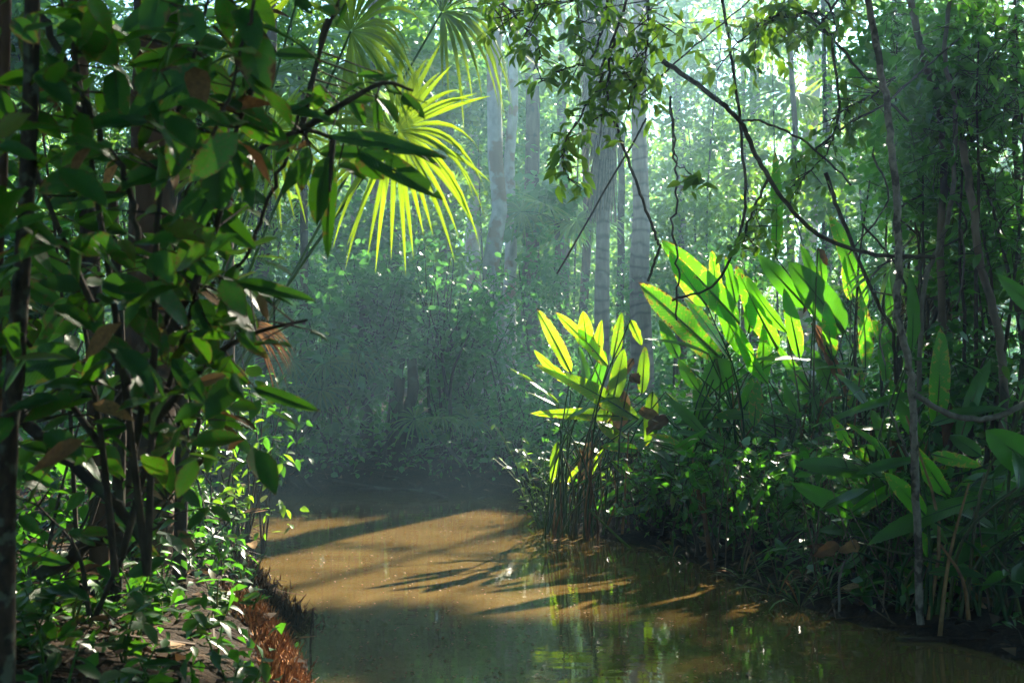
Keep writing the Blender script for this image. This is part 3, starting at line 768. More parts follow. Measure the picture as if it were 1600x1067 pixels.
for (px, py, d, wx_, hy, mat, lab) in BUSH:
    c = P(px, py, d); rx, rz_ = wx_ / F * d, hy / F * d
    gz = hz(c[0], d); root = empty('bush' if c[2] - rz_ < 1.2 else 'understory_tree', (c[0], d, gz))
    tag(root, lab, 'bush' if root.name.startswith('bush') else 'tree', 'undergrowth behind the creek')
    for k in range(4 if c[2] - rz_ < 1.5 else 1):
        b = np.array([c[0] + rng.normal(0, .15), d + rng.normal(0, .15), gz - .05]); e = c + rng.normal(size=3) * np.array([rx, rx, rz_]) * .5
        tube('stem', [b, b + (e - b) * np.array([.3, .3, .55]) + rng.normal(size=3) * .08, e], [.03, .022, .008], M['twig'], root, sides=5, n=4)
    area = wx_ * hy; n = int(area / 165); sz = rng.choice([.10, .125, .15, .19]) * (1 if d < 21 else 1.3)
    add_crown(root, c, (rx, max(rx * .7, .8), rz_), n, int(26 * (.135 / sz) ** .8), sz, mat, spread=.11 + .004 * d, cull=.95, tmpl=T_SMALL if rng.random() < .6 else T_ROUND, shell=.5, twigs=d < 17.2)

# further trees closing the view
k = 0
for i in range(26):
    px = -100 + i * 72 + rng.uniform(-30, 30); d = rng.uniform(29, 44)
    if 1150 < px < 1320: d = 46
    b = P(px, 600, d); gz = hz(b[0], d)
    root = empty('forest_tree', (b[0], d, gz))
    tag(root, 'hazy tree standing in the depth of the forest', 'tree', 'trees in the depth of the forest')
    h = rng.uniform(8, 13) if not 1150 < px < 1320 else 5.5
    r = rng.uniform(.10, .2)
    tube('trunk', [(b[0], d, gz - .1), (b[0] + rng.normal(0, .2), d, h * .5), (b[0] + rng.normal(0, .4), d, h)], [r * 1.3, r, r * .5], M[['bark_mid', 'bark_red', 'bark_dark'][i % 3]], root, sides=8)
    for zc in np.arange(1.5, h, 2.8):
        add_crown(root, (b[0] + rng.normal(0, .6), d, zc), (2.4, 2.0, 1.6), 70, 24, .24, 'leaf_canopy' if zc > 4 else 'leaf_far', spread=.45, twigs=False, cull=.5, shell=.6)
nc = 2300; pc = rng.uniform(-500, 2100, nc); dc = rng.uniform(48, 78, nc); zc = rng.random(nc) ** 1.3 * 15
hole = (np.abs(pc - 1235) < 75 + 40 * np.sin(zc * 1.3)) & (zc > 4.0)
cen = np.stack([(pc - 800) / F * dc, dc, zc], -1)[~hole]
pos = np.repeat(cen, 34, 0) + rng.normal(size=(len(cen) * 34, 3)) * np.array([1.1, 1.1, .75]); pos = pos[pos[:, 2] > .1]
o = link('far_forest', leaf_cloud_mesh('far_forest', pos, rng.uniform(.5, .9, len(pos)), M['leaf_canopy'])); tag(o, 'far mass of forest leaves closing the view', 'forest', kind='stuff')

# background palms
def small_palm(label, px, py, d, R, n, mat='palm_far', nf=6, trunk=True, up=.5, width=.05, h=None, pieces=False):
    c = P(px, py, d); gz = hz(c[0], d)
    root = empty('fan_palm', (c[0], d, gz)); tag(root, label, 'palm')
    if trunk: tube('trunk', [(c[0], d, gz - .05), (c[0] + .05, d, (gz + c[2]) / 2), c], [.07, .06, .05], M['bark_mid'], root, sides=7)
    for k in range(nf):
        a = k / nf * 6.28 + rng.uniform(-.3, .3); up_ = rng.uniform(-.1, up * 1.6)
        dv = np.array([math.cos(a), math.sin(a) * .8, up_]); hub = c + dv * R * .8
        fan_frond(root, hub, c, dv + np.array([0, 0, -.3]), (-dv[0] * .5, -.6, 1), R, n, 4.8, mat, droop=(.2, .6), width=width, pieces=pieces, pet_r=.009)
    return root
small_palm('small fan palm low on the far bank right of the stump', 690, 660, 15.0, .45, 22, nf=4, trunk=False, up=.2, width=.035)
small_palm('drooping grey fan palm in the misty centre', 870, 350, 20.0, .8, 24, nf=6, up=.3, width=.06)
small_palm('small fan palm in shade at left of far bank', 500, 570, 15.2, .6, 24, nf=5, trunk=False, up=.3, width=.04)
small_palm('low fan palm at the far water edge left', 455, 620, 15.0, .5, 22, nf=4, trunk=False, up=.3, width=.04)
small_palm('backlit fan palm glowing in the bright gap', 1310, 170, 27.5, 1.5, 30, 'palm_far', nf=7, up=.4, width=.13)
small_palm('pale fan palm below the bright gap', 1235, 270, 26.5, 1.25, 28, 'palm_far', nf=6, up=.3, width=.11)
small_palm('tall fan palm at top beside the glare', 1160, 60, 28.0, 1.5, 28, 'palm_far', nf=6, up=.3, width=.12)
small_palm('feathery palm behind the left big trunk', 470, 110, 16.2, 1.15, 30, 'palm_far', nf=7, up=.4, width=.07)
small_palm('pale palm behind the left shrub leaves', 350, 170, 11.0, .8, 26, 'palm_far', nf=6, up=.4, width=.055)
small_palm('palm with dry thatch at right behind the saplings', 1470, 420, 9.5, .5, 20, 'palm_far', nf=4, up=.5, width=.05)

# ================================================================== LEFT FAN PALM (hero)
x0, d0 = -2.75, 9.2; gz = hz(x0, d0)
palm = empty('fan_palm', (x0, d0, gz)); tag(palm, 'large fan palm on left bank with a yellow sunlit frond', 'palm')
foot = np.array([x0, d0, gz + .35])
tube('trunk', [(x0, d0, gz - .1), (x0, d0, gz + .2), foot], [.14, .12, .09], M['bark_mid'], palm, sides=9, lump=.08)
fan_frond(palm, P(619, 206, 8.6), foot, P(655, 330, 8.45) - P(619, 206, 8.6), (-.15, -1, .25), .88, 46, 5.6, 'palm', droop=(.1, .95), width=.050)
fan_frond(palm, P(548, 50, 9.0), foot, P(610, -10, 8.8) - P(548, 50, 9.0), (.3, -1, .6), 1.05, 40, 4.2, 'palm', droop=(.4, 1.3), width=.05)
fan_frond(palm, P(425, 205, 9.6), foot, P(435, 300, 9.5) - P(425, 205, 9.6), (-.2, -1, .2), .8, 34, 5.0, 'palm', droop=(.1, .8), width=.042)
fan_frond(palm, P(690, 20, 10.2), foot + np.array([.1, .2, 0]), P(760, 0, 10.2) - P(690, 20, 10.2), (.2, -.8, .9), 1.0, 30, 3.4, 'palm', droop=(.4, 1.3), width=.045)
fan_frond(palm, P(470, -20, 9.8), foot, P(440, -90, 9.8) - P(470, -20, 9.8), (-.2, -.9, .8), 1.0, 34, 4.0, 'palm', droop=(.4, 1.3), width=.045)
# dry frond hanging at the foot of the left palm
root = empty('dry_frond', P(440, 545, 8.8)); tag(root, 'dry brown palm frond hanging above left bank', 'frond')
for k in range(26):
    a = rng.uniform(-.9, .9); v, f = leaflet_mesh(P(380, 505, 8.8), (math.cos(a), rng.normal(0, .2), -.35 + math.sin(a) * .6), (0, -1, .3), rng.uniform(.3, .5), .02, .5, None)
    link('leaflet', mesh('leaflet', v, f, M['dead']), root)

# ================================================================== RIGHT BANK: broad-leaved clumps
BR, BG, BD = 'leaf_broad', 'leaf_broad_green', 'leaf_broad_dark'
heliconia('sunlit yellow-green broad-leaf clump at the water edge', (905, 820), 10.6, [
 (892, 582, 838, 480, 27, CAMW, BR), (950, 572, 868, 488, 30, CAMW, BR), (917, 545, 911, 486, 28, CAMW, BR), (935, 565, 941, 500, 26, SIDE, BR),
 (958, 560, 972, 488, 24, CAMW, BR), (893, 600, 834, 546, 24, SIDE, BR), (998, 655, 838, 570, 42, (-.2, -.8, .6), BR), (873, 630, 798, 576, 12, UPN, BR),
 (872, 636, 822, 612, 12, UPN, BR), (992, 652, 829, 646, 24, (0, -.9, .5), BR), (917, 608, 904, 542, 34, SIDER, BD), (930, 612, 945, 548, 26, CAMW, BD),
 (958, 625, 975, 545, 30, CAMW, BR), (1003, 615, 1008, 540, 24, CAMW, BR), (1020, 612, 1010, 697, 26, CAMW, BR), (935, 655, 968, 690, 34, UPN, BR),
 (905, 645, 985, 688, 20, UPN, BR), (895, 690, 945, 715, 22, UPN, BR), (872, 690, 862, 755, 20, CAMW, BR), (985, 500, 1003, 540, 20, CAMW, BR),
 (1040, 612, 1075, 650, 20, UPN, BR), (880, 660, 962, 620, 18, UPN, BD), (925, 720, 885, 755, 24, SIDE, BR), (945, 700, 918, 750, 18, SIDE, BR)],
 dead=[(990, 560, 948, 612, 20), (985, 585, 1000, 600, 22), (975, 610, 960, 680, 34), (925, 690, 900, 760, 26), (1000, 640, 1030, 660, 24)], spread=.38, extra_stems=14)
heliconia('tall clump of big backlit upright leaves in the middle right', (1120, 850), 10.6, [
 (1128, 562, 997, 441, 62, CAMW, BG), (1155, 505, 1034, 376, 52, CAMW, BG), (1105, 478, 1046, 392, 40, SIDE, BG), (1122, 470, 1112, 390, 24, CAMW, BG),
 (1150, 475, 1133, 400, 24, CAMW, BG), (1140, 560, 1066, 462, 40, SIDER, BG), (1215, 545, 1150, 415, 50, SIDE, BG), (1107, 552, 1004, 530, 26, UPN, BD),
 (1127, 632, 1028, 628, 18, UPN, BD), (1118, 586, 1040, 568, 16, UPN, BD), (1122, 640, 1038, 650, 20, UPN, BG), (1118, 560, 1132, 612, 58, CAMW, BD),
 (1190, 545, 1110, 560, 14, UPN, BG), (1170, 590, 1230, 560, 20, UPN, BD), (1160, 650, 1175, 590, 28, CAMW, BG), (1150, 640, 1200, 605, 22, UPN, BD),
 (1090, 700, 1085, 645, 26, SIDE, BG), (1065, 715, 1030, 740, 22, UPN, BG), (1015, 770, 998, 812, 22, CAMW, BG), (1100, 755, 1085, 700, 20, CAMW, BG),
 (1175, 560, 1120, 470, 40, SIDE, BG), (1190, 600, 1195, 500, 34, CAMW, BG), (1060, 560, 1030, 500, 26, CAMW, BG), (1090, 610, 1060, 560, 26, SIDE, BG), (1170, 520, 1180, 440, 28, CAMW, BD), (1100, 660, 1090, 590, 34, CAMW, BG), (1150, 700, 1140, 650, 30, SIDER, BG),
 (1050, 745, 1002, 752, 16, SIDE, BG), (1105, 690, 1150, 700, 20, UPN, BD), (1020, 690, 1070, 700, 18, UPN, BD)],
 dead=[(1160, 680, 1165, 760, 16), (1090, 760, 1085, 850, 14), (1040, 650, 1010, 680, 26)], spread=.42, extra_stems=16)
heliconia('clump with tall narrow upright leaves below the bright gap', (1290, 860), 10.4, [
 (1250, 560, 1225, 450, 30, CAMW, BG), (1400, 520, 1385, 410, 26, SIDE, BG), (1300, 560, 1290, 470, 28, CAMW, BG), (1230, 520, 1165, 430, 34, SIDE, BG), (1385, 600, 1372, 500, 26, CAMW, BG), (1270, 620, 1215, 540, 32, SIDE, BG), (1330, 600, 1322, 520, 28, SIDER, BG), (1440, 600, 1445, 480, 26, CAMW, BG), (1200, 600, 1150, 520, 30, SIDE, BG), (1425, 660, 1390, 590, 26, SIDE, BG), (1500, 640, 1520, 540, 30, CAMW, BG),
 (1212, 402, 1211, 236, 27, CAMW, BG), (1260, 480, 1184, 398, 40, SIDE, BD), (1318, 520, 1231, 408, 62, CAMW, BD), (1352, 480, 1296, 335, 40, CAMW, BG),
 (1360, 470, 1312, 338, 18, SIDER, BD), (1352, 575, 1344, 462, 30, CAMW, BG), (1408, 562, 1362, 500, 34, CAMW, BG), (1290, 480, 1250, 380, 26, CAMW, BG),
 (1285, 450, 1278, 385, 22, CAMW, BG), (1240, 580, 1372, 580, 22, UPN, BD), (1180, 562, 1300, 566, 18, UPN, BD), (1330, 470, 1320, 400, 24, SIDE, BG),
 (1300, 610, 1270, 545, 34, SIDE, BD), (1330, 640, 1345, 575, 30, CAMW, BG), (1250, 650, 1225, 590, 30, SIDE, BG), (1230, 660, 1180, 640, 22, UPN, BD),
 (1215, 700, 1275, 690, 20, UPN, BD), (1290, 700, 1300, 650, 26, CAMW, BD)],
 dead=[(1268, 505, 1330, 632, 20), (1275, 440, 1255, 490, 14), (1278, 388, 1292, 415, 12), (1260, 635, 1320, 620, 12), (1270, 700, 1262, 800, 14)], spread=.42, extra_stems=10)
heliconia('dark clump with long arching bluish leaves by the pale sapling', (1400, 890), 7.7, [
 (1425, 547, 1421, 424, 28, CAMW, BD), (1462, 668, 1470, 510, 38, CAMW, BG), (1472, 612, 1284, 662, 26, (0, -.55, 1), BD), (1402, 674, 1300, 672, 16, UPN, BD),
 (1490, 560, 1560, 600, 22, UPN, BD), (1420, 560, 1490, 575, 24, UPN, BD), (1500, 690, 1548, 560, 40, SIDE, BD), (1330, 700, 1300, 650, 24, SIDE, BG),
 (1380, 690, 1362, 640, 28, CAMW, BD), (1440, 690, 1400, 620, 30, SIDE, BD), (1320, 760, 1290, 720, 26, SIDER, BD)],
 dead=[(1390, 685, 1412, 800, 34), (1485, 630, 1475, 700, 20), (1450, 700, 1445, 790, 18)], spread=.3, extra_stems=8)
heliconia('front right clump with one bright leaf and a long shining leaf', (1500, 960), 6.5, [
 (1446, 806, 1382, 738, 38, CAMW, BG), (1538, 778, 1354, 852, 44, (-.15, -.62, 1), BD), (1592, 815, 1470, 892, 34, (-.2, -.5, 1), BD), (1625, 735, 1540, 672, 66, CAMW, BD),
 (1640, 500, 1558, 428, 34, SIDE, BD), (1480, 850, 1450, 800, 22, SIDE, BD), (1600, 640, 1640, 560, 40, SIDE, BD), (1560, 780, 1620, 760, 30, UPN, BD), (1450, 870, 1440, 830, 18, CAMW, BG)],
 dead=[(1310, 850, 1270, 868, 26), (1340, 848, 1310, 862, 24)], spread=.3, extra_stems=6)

# ------------------------------------------------------------------ herbs and grasses of the banks
def herb(label, x, y, h, n, size, group, kind='herb', lean=0.0, name='herb', narrow=False):
    z = hz(x, y)
    root = empty(name, (x, y, z)); tag(root, label, 'plant', group)
    ns = max(2, n // 5)
    for s in range(ns):
        a = rng.uniform(0, 6.28); top = np.array([x + math.cos(a) * h * .35 + lean, y + math.sin(a) * h * .3, z + h * rng.uniform(.6, 1.1)])
        b = np.array([x, y, z - .02]); mid = (b + top) / 2 + np.array([0, 0, h * .12])
        pth = smooth_path([b, mid, top], 4); v, f = tube_arrays(pth, [.006, .003], 4)
        link('stem', mesh('stem', v, f, M['stem']), root)
        for k in range(n // ns):
            p = pth[rng.integers(3, len(pth))]
            ya = rng.uniform(0, 6.28)
            R_ = aim((math.cos(ya), math.sin(ya), rng.normal(-.05, .35)), (rng.normal(0, .3), rng.normal(-.2, .3), 1))
            place_piece(kind, root, p, R_, size * rng.uniform(.6, 1.25))
    return root

cnt = 0
for i in range(400):
    x, y = rng.uniform(1.0, 5.2), rng.uniform(5.2, 11)
    if river_sd(np.array([x]), np.array([y]))[0] < .12: continue
    cnt += 1
    if cnt > 110: break
    herb('small dark leafy herb in the litter of the right bank', x, y, rng.uniform(.18, .5), int(rng.uniform(9, 16)), rng.uniform(.10, .22), 'herbs on the right bank')
for i, (x, y, h) in enumerate(((.35, 11.4, .75), (.25, 11.75, .9), (.5, 11.9, .8), (.55, 11.3, .6), (.32, 11.1, .45))):
    herb(['bright leafy shrublet overhanging the water before the sunlit clump', 'tallest bright shrublet left of the sunlit clump', 'bright shrublet behind the sunlit clump',
          'short bright shrublet at the foot of the sunlit clump', 'smallest bright shrublet touching the water'][i], x, y, h, 46, .085, 'bright shrublets by the sunlit clump', kind='hang', lean=-.12, name='shrublet')
cnt = 0
for i in range(600):
    x, y = rng.uniform(-5.0, -.7), rng.uniform(2.6, 11)
    if river_sd(np.array([x]), np.array([y]))[0] < .15 or x < -y * .5 - .4: continue
    cnt += 1
    if cnt > 120: break
    herb('small leafy herb growing on the dark left bank', x, y, rng.uniform(.15, .42), int(rng.uniform(7, 13)), rng.uniform(.07, .14), 'herbs on the left bank', kind='herb')
cnt = 0
for i in range(400):
    x, y = rng.uniform(-2.5, -.8), rng.uniform(3.2, 5.8)
    if river_sd(np.array([x]), np.array([y]))[0] < .2 or x < -y * .5: continue
    cnt += 1
    if cnt > 45: break
    herb('small leafy herb growing on the dark left bank', x, y, rng.uniform(.08, .22), int(rng.uniform(7, 12)), rng.uniform(.07, .13), 'herbs on the left bank', kind='fore' if cnt % 3 else 'herb')
# leafy bushes at the lit left bank edge
for i, (px, py, d, r_, lab) in enumerate(((365, 780, 8.6, .45, 'sun-flecked leafy bush overhanging the left water edge'), (330, 700, 8.0, .45, 'leafy bush above the left bank, sun on its top leaves'),
                                (300, 850, 6.9, .35, 'low leafy bush on the slope of left bank'), (410, 690, 9.4, .4, 'small leafy bush at the left edge of the water opening'),
                                (200, 760, 6.4, .45, 'dim leafy bush beside the dark fallen branch'), (60, 800, 5.4, .45, 'dark leafy bush at lower left'), (380, 640, 8.6, .4, 'leafy bush under the dry palm frond'))):
    c = P(px, py, d); z = hz(c[0], d)
    root = empty('bush', (c[0], d, z)); tag(root, lab, 'bush')
    for k in range(5):
        e = c + rng.normal(size=3) * r_ * .6; tube('stem', [(c[0], d, z - .02), (e + np.array([c[0], d, z])) / 2 + rng.normal(size=3) * .05, e], [.01, .004], M['twig'], root, sides=4, n=3)
    pp = blob_points(110, c, (r_ * 1.2, r_, r_), .5); pp = pp[pp[:, 2] > np.maximum(height(pp[:, 0], pp[:, 1]), 0) + .03]; RR = leaf_rots(len(pp), -.25, .4, .5)
    for q, Rm in zip(pp, RR): place_piece('hang' if i in (0, 1) else 'shrub', root, q, Rm, rng.uniform(.06, .13))

# sedges along the right water edge
def sedge(x, y, h, n, label, w=.02):
    z = max(hz(x, y), 0); root = empty('sedge', (x, y, z)); tag(root, label, 'grass', 'sedge tufts along the right water edge')
    for k in range(n):
        a = rng.uniform(0, 6.28); el = rng.uniform(.35, 1.2)
        v, f = leaflet_mesh(np.array([x, y, z - .02]), (math.cos(a) * math.cos(el), math.sin(a) * math.cos(el), math.sin(el)), (-math.cos(a), -math.sin(a), .8), h * rng.uniform(.6, 1.1), w, rng.uniform(.2, .6), None, rows=6)
        link('blade', mesh('blade', v, f, M['stem'] if k % 6 else M['dead']), root)
for (px, py, d, h, lab) in ((1215, 905, 7.5, .55, 'tall arching sedge tuft at the right water edge'), (1250, 925, 7.2, .45, 'broad sedge tuft leaning over the water'), (1160, 890, 8.1, .45, 'sedge tuft beside the orange dead stem'),
                       (1290, 900, 7.3, .4, 'short sedge tuft behind the water edge'), (1420, 930, 6.7, .4, 'sedge tuft below the long shining leaf'), (1050, 850, 9.2, .35, 'thin sedge tuft below the middle clump')):
    c = P(px, py, d); sedge(c[0], d, h, 18, lab, w=.022)
c = P(425, 1000, 6.0); z = hz(c[0], 6.0); root = empty('grass_tuft', (c[0], 6.0, z)); tag(root, 'small pale curved grass tuft on the orange root mat', 'grass')
for k in range(7):
    a = rng.uniform(-1.2, 1.6); v, f = leaflet_mesh(np.array([c[0], 6.0, max(z, .1)]), (math.cos(a), rng.normal(0, .4), .9), (0, -1, .5), .16, .012, .9, None); link('blade', mesh('blade', v, f, M['stem']), root)

# ------------------------------------------------------------------ right wall of shrubs, their front leaves one by one
def leafy_mass(name, label, cpx, cpy, d, wx_, hy, npiece, ncloud, size, kind='shrub', cloud='leaf_shrub', stems=6, cat='shrub', group=None, depth=.8):
    c = P(cpx, cpy, d); rx, rz_ = wx_ / F * d, hy / F * d; z = hz(c[0], d)
    root = empty(name, (c[0], d, z)); tag(root, label, cat, group)
    tw = []
    for k in range(stems):
        b = np.array([c[0] + rng.normal(0, rx * .3), d + rng.normal(.2, .2), z - .05]); e = c + rng.normal(size=3) * np.array([rx, .4, rz_]) * .55
        tube('stem', [b, b + (e - b) * np.array([.4, .4, .5]) + rng.normal(size=3) * .12, e], [.02, .015, .006], M['twig'], root, sides=5, n=5, jit=.01)
    nc = max(8, npiece // 7 + 1); cc = blob_points(nc, c - np.array([0, depth * .5, 0]), (rx, depth * .5, rz_), .6)
    pp = np.repeat(cc, 7, 0)[:npiece] + rng.normal(size=(npiece, 3)) * np.array([.13, .13, .09])
    pp = pp[pp[:, 2] > np.maximum(height(pp[:, 0], pp[:, 1]), 0) + .05]
    if d > 9.5: pp = pp[window_keep(pp, .9)]
    for q, Rm in zip(pp, leaf_rots(len(pp), -.35, .4, .45)): place_piece(kind, root, q, Rm, size * rng.uniform(.6, 1.25))
    v, f = sticks(pp + rng.normal(size=pp.shape) * .09, pp, .004, .002); t = link('twigs', mesh('twigs', v, f, M['twig']), root); t['kind'] = 'stuff'
    lp = blob_points(ncloud, c + np.array([0, depth * .6, 0]), (rx * 1.1, depth * .8, rz_ * 1.1), .5)
    lp = lp[lp[:, 2] > np.maximum(height(lp[:, 0], lp[:, 1]), 0) + .05]
    if d > 9.5: lp = lp[window_keep(lp, .9)]
    o = link('foliage', leaf_cloud_mesh('foliage', lp, size * rng.uniform(.6, 1.2, len(lp)), M[cloud], T_ROUND), root); o['kind'] = 'stuff'
    return root
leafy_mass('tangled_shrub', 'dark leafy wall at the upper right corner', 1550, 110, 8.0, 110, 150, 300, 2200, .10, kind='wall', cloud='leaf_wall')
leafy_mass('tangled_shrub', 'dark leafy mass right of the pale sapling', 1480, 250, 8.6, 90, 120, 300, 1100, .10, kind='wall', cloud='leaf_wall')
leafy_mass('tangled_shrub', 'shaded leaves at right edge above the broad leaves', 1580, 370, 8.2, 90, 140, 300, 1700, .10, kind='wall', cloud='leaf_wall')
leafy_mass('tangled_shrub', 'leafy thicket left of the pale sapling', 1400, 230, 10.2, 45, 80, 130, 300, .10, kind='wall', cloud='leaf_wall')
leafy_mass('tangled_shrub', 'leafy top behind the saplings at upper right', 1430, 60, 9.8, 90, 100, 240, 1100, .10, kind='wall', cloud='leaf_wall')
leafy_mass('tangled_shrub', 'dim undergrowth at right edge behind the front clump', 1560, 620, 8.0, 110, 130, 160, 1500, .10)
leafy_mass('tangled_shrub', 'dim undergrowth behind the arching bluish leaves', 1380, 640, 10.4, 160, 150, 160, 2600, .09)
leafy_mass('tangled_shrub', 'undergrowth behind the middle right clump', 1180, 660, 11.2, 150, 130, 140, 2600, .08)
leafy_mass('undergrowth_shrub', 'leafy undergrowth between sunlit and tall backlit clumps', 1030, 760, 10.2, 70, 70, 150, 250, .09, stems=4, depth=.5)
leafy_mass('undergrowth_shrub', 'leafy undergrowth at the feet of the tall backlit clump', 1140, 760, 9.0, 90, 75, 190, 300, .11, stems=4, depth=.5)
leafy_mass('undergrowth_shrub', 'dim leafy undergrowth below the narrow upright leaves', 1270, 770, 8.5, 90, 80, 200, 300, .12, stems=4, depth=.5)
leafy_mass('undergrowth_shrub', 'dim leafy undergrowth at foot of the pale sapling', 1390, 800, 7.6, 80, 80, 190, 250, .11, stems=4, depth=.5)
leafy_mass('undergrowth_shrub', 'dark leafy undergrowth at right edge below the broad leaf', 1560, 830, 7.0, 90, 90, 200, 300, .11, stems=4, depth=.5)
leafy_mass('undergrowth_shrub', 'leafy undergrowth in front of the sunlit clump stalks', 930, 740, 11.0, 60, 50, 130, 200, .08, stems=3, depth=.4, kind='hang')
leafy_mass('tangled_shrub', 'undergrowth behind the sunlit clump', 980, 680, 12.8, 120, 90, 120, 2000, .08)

# ------------------------------------------------------------------ hanging branches at the top
def hang_branch(label, pts, d, n, size, spread, w=5, tail=.25, kind='hang', name='hanging_branch', dd=0.0):
    pth = smooth_path([P(x, y, d + dd * i) for i, (x, y) in enumerate(pts)], 6)
    root = empty(name, pth[0]); tag(root, label, 'branch', 'leafy branches hanging at the top')
    v, f = tube_arrays(pth + rng.normal(size=pth.shape) * .006, [w / F * d / 2, w / F * d / 5], 6); link('stem', mesh('stem', v, f, M['twig']), root)
    m = len(pth); k = rng.integers(int(m * tail), m, n // 5 + 1)
    c = pth[k] + rng.normal(size=(len(k), 3)) * np.array([spread, spread, spread * .8]) / F * d
    tv, tf = sticks(pth[np.maximum(k - 1, 0)], c, .005, .003); t = link('twigs', mesh('twigs', tv, tf, M['twig']), root); t['kind'] = 'stuff'
    for ci in c:
        for _ in range(5):
            dv = nz(np.array([rng.normal(), rng.normal(), rng.normal(-.8, .5)]))
            place_piece(kind, root, ci + dv * .02 + rng.normal(size=3) * .03, aim(dv, (rng.normal(0, .5), rng.normal(-.5, .5), 1)), size * rng.uniform(.6, 1.25))
    return root
hang_branch('leafy branch reaching left along the top centre', [(960, -40), (900, 0), (840, 10), (770, 30)], 7.6, 220, .10, 32, tail=.1)
hang_branch('branch drooping left with a cluster over the pale trunk', [(950, -40), (945, 30), (925, 90), (880, 110), (840, 130)], 7.4, 90, .11, 22)
hang_branch('long drooping spray ending in a leaf cluster', [(990, -30), (955, 70), (930, 140), (900, 190), (880, 240), (888, 285)], 7.2, 120, .105, 16, tail=.35)
hang_branch('dense dark leaf bunch at the start of the liana', [(1010, -40), (1015, 40), (1005, 100), (985, 150)], 7.0, 230, .10, 32)
hang_branch('leafy twig hanging across the skirted palm', [(960, 60), (950, 120), (945, 170), (925, 190)], 7.0, 50, .10, 16)
hang_branch('dark leafy branch left of the bright gap', [(1280, 20), (1210, 25), (1160, 60), (1120, 110)], 7.8, 220, .11, 30, tail=.1)
hang_branch('leafy branch crossing the top of the bright gap', [(1330, -30), (1280, 40), (1230, 60), (1190, 30)], 8.2, 110, .11, 26, tail=.1)
hang_branch('dark cluster beside the pale sapling', [(1400, 120), (1360, 150), (1320, 170), (1290, 200)], 7.8, 110, .10, 24, tail=.1)
hang_branch('thin spray under the dark cluster', [(1300, 60), (1310, 170), (1290, 240), (1240, 290)], 7.8, 90, .09, 22, tail=.3)
hang_branch('small leafy twig above the upright leaves', [(1200, 280), (1180, 320), (1165, 360), (1180, 385)], 8.0, 70, .09, 16, tail=.2)
hang_branch('leafy twig at top left of the skirted palm', [(760, -20), (800, 20), (835, 60), (845, 95)], 8.0, 80, .105, 18, tail=.2)
hang_branch('few leaves dangling right of the smooth palm', [(1050, 170), (1055, 240), (1075, 270), (1100, 285)], 6.4, 12, .11, 10, w=3, tail=.7)

def liana(label, pts, d, w, mat='twig', name='liana', cat='vine', sides=7, taper=.8, d1=None, jit=.004):
    d1 = d if d1 is None else d1; k = len(pts)
    pth = [P(x, y, d + (d1 - d) * i / (k - 1)) for i, (x, y) in enumerate(pts)]
    p = smooth_path(pth, 7); p[1:-1] += rng.normal(size=(len(p) - 2, 3)) * jit
    v, f = tube_arrays(p, [w / F * d / 2, w / F * d1 / 2 * taper], sides, .06)
    return tag(link(name, mesh(name, v, f, M[mat])), label, cat)
liana('dark branch sweeping from top centre down to the right', [(1035, 95), (1100, 140), (1155, 188), (1185, 250), (1230, 320), (1290, 373), (1370, 398), (1460, 402)], 7.0, 8, name='sweeping_branch', cat='branch')
liana('side twig of the sweeping branch running right', [(1155, 188), (1200, 192), (1270, 230), (1330, 290)], 7.0, 4)
liana('thin vine curving down over the upright leaves', [(955, 175), (985, 260), (1010, 330), (1027, 372), (1028, 395), (1012, 440)], 7.2, 5)
liana('straight taut vine slanting left in the misty light', [(1010, 185), (985, 230), (870, 428)], 7.4, 3.5, jit=.002)
liana('vine dropping and looping behind the upright leaves', [(1125, -20), (1145, 100), (1160, 230), (1162, 340), (1120, 440), (1050, 470)], 8.6, 5)
liana('wavy thin vine hanging in front of the bright thicket', [(1048, 150), (1053, 230), (1056, 290), (1054, 350), (1058, 420), (1058, 500)], 8.4, 4, jit=.012)
liana('thin straight vine left of the sweeping branch', [(1000, 150), (1100, 60), (1200, -20)], 7.6, 3)
liana('looping dark vine at top of the bright gap', [(1180, 45), (1240, 25), (1300, 55), (1305, 30), (1285, -10)], 7.8, 5)
liana('long thin vine slanting across the upper right', [(1230, -10), (1300, 60), (1370, 140), (1420, 190)], 8.0, 5)
liana('vine rising right from the pale sapling', [(1330, 190), (1380, 165), (1440, 110), (1500, 60)], 7.6, 4)
liana('bunch twig slanting behind the pale sapling', [(1240, 260), (1330, 190), (1420, 130), (1470, 100)], 8.4, 4)
liana('dark stem sloping through the tall upright leaves', [(1290, 270), (1315, 340), (1370, 470), (1395, 520), (1400, 600)], 8.0, 7)
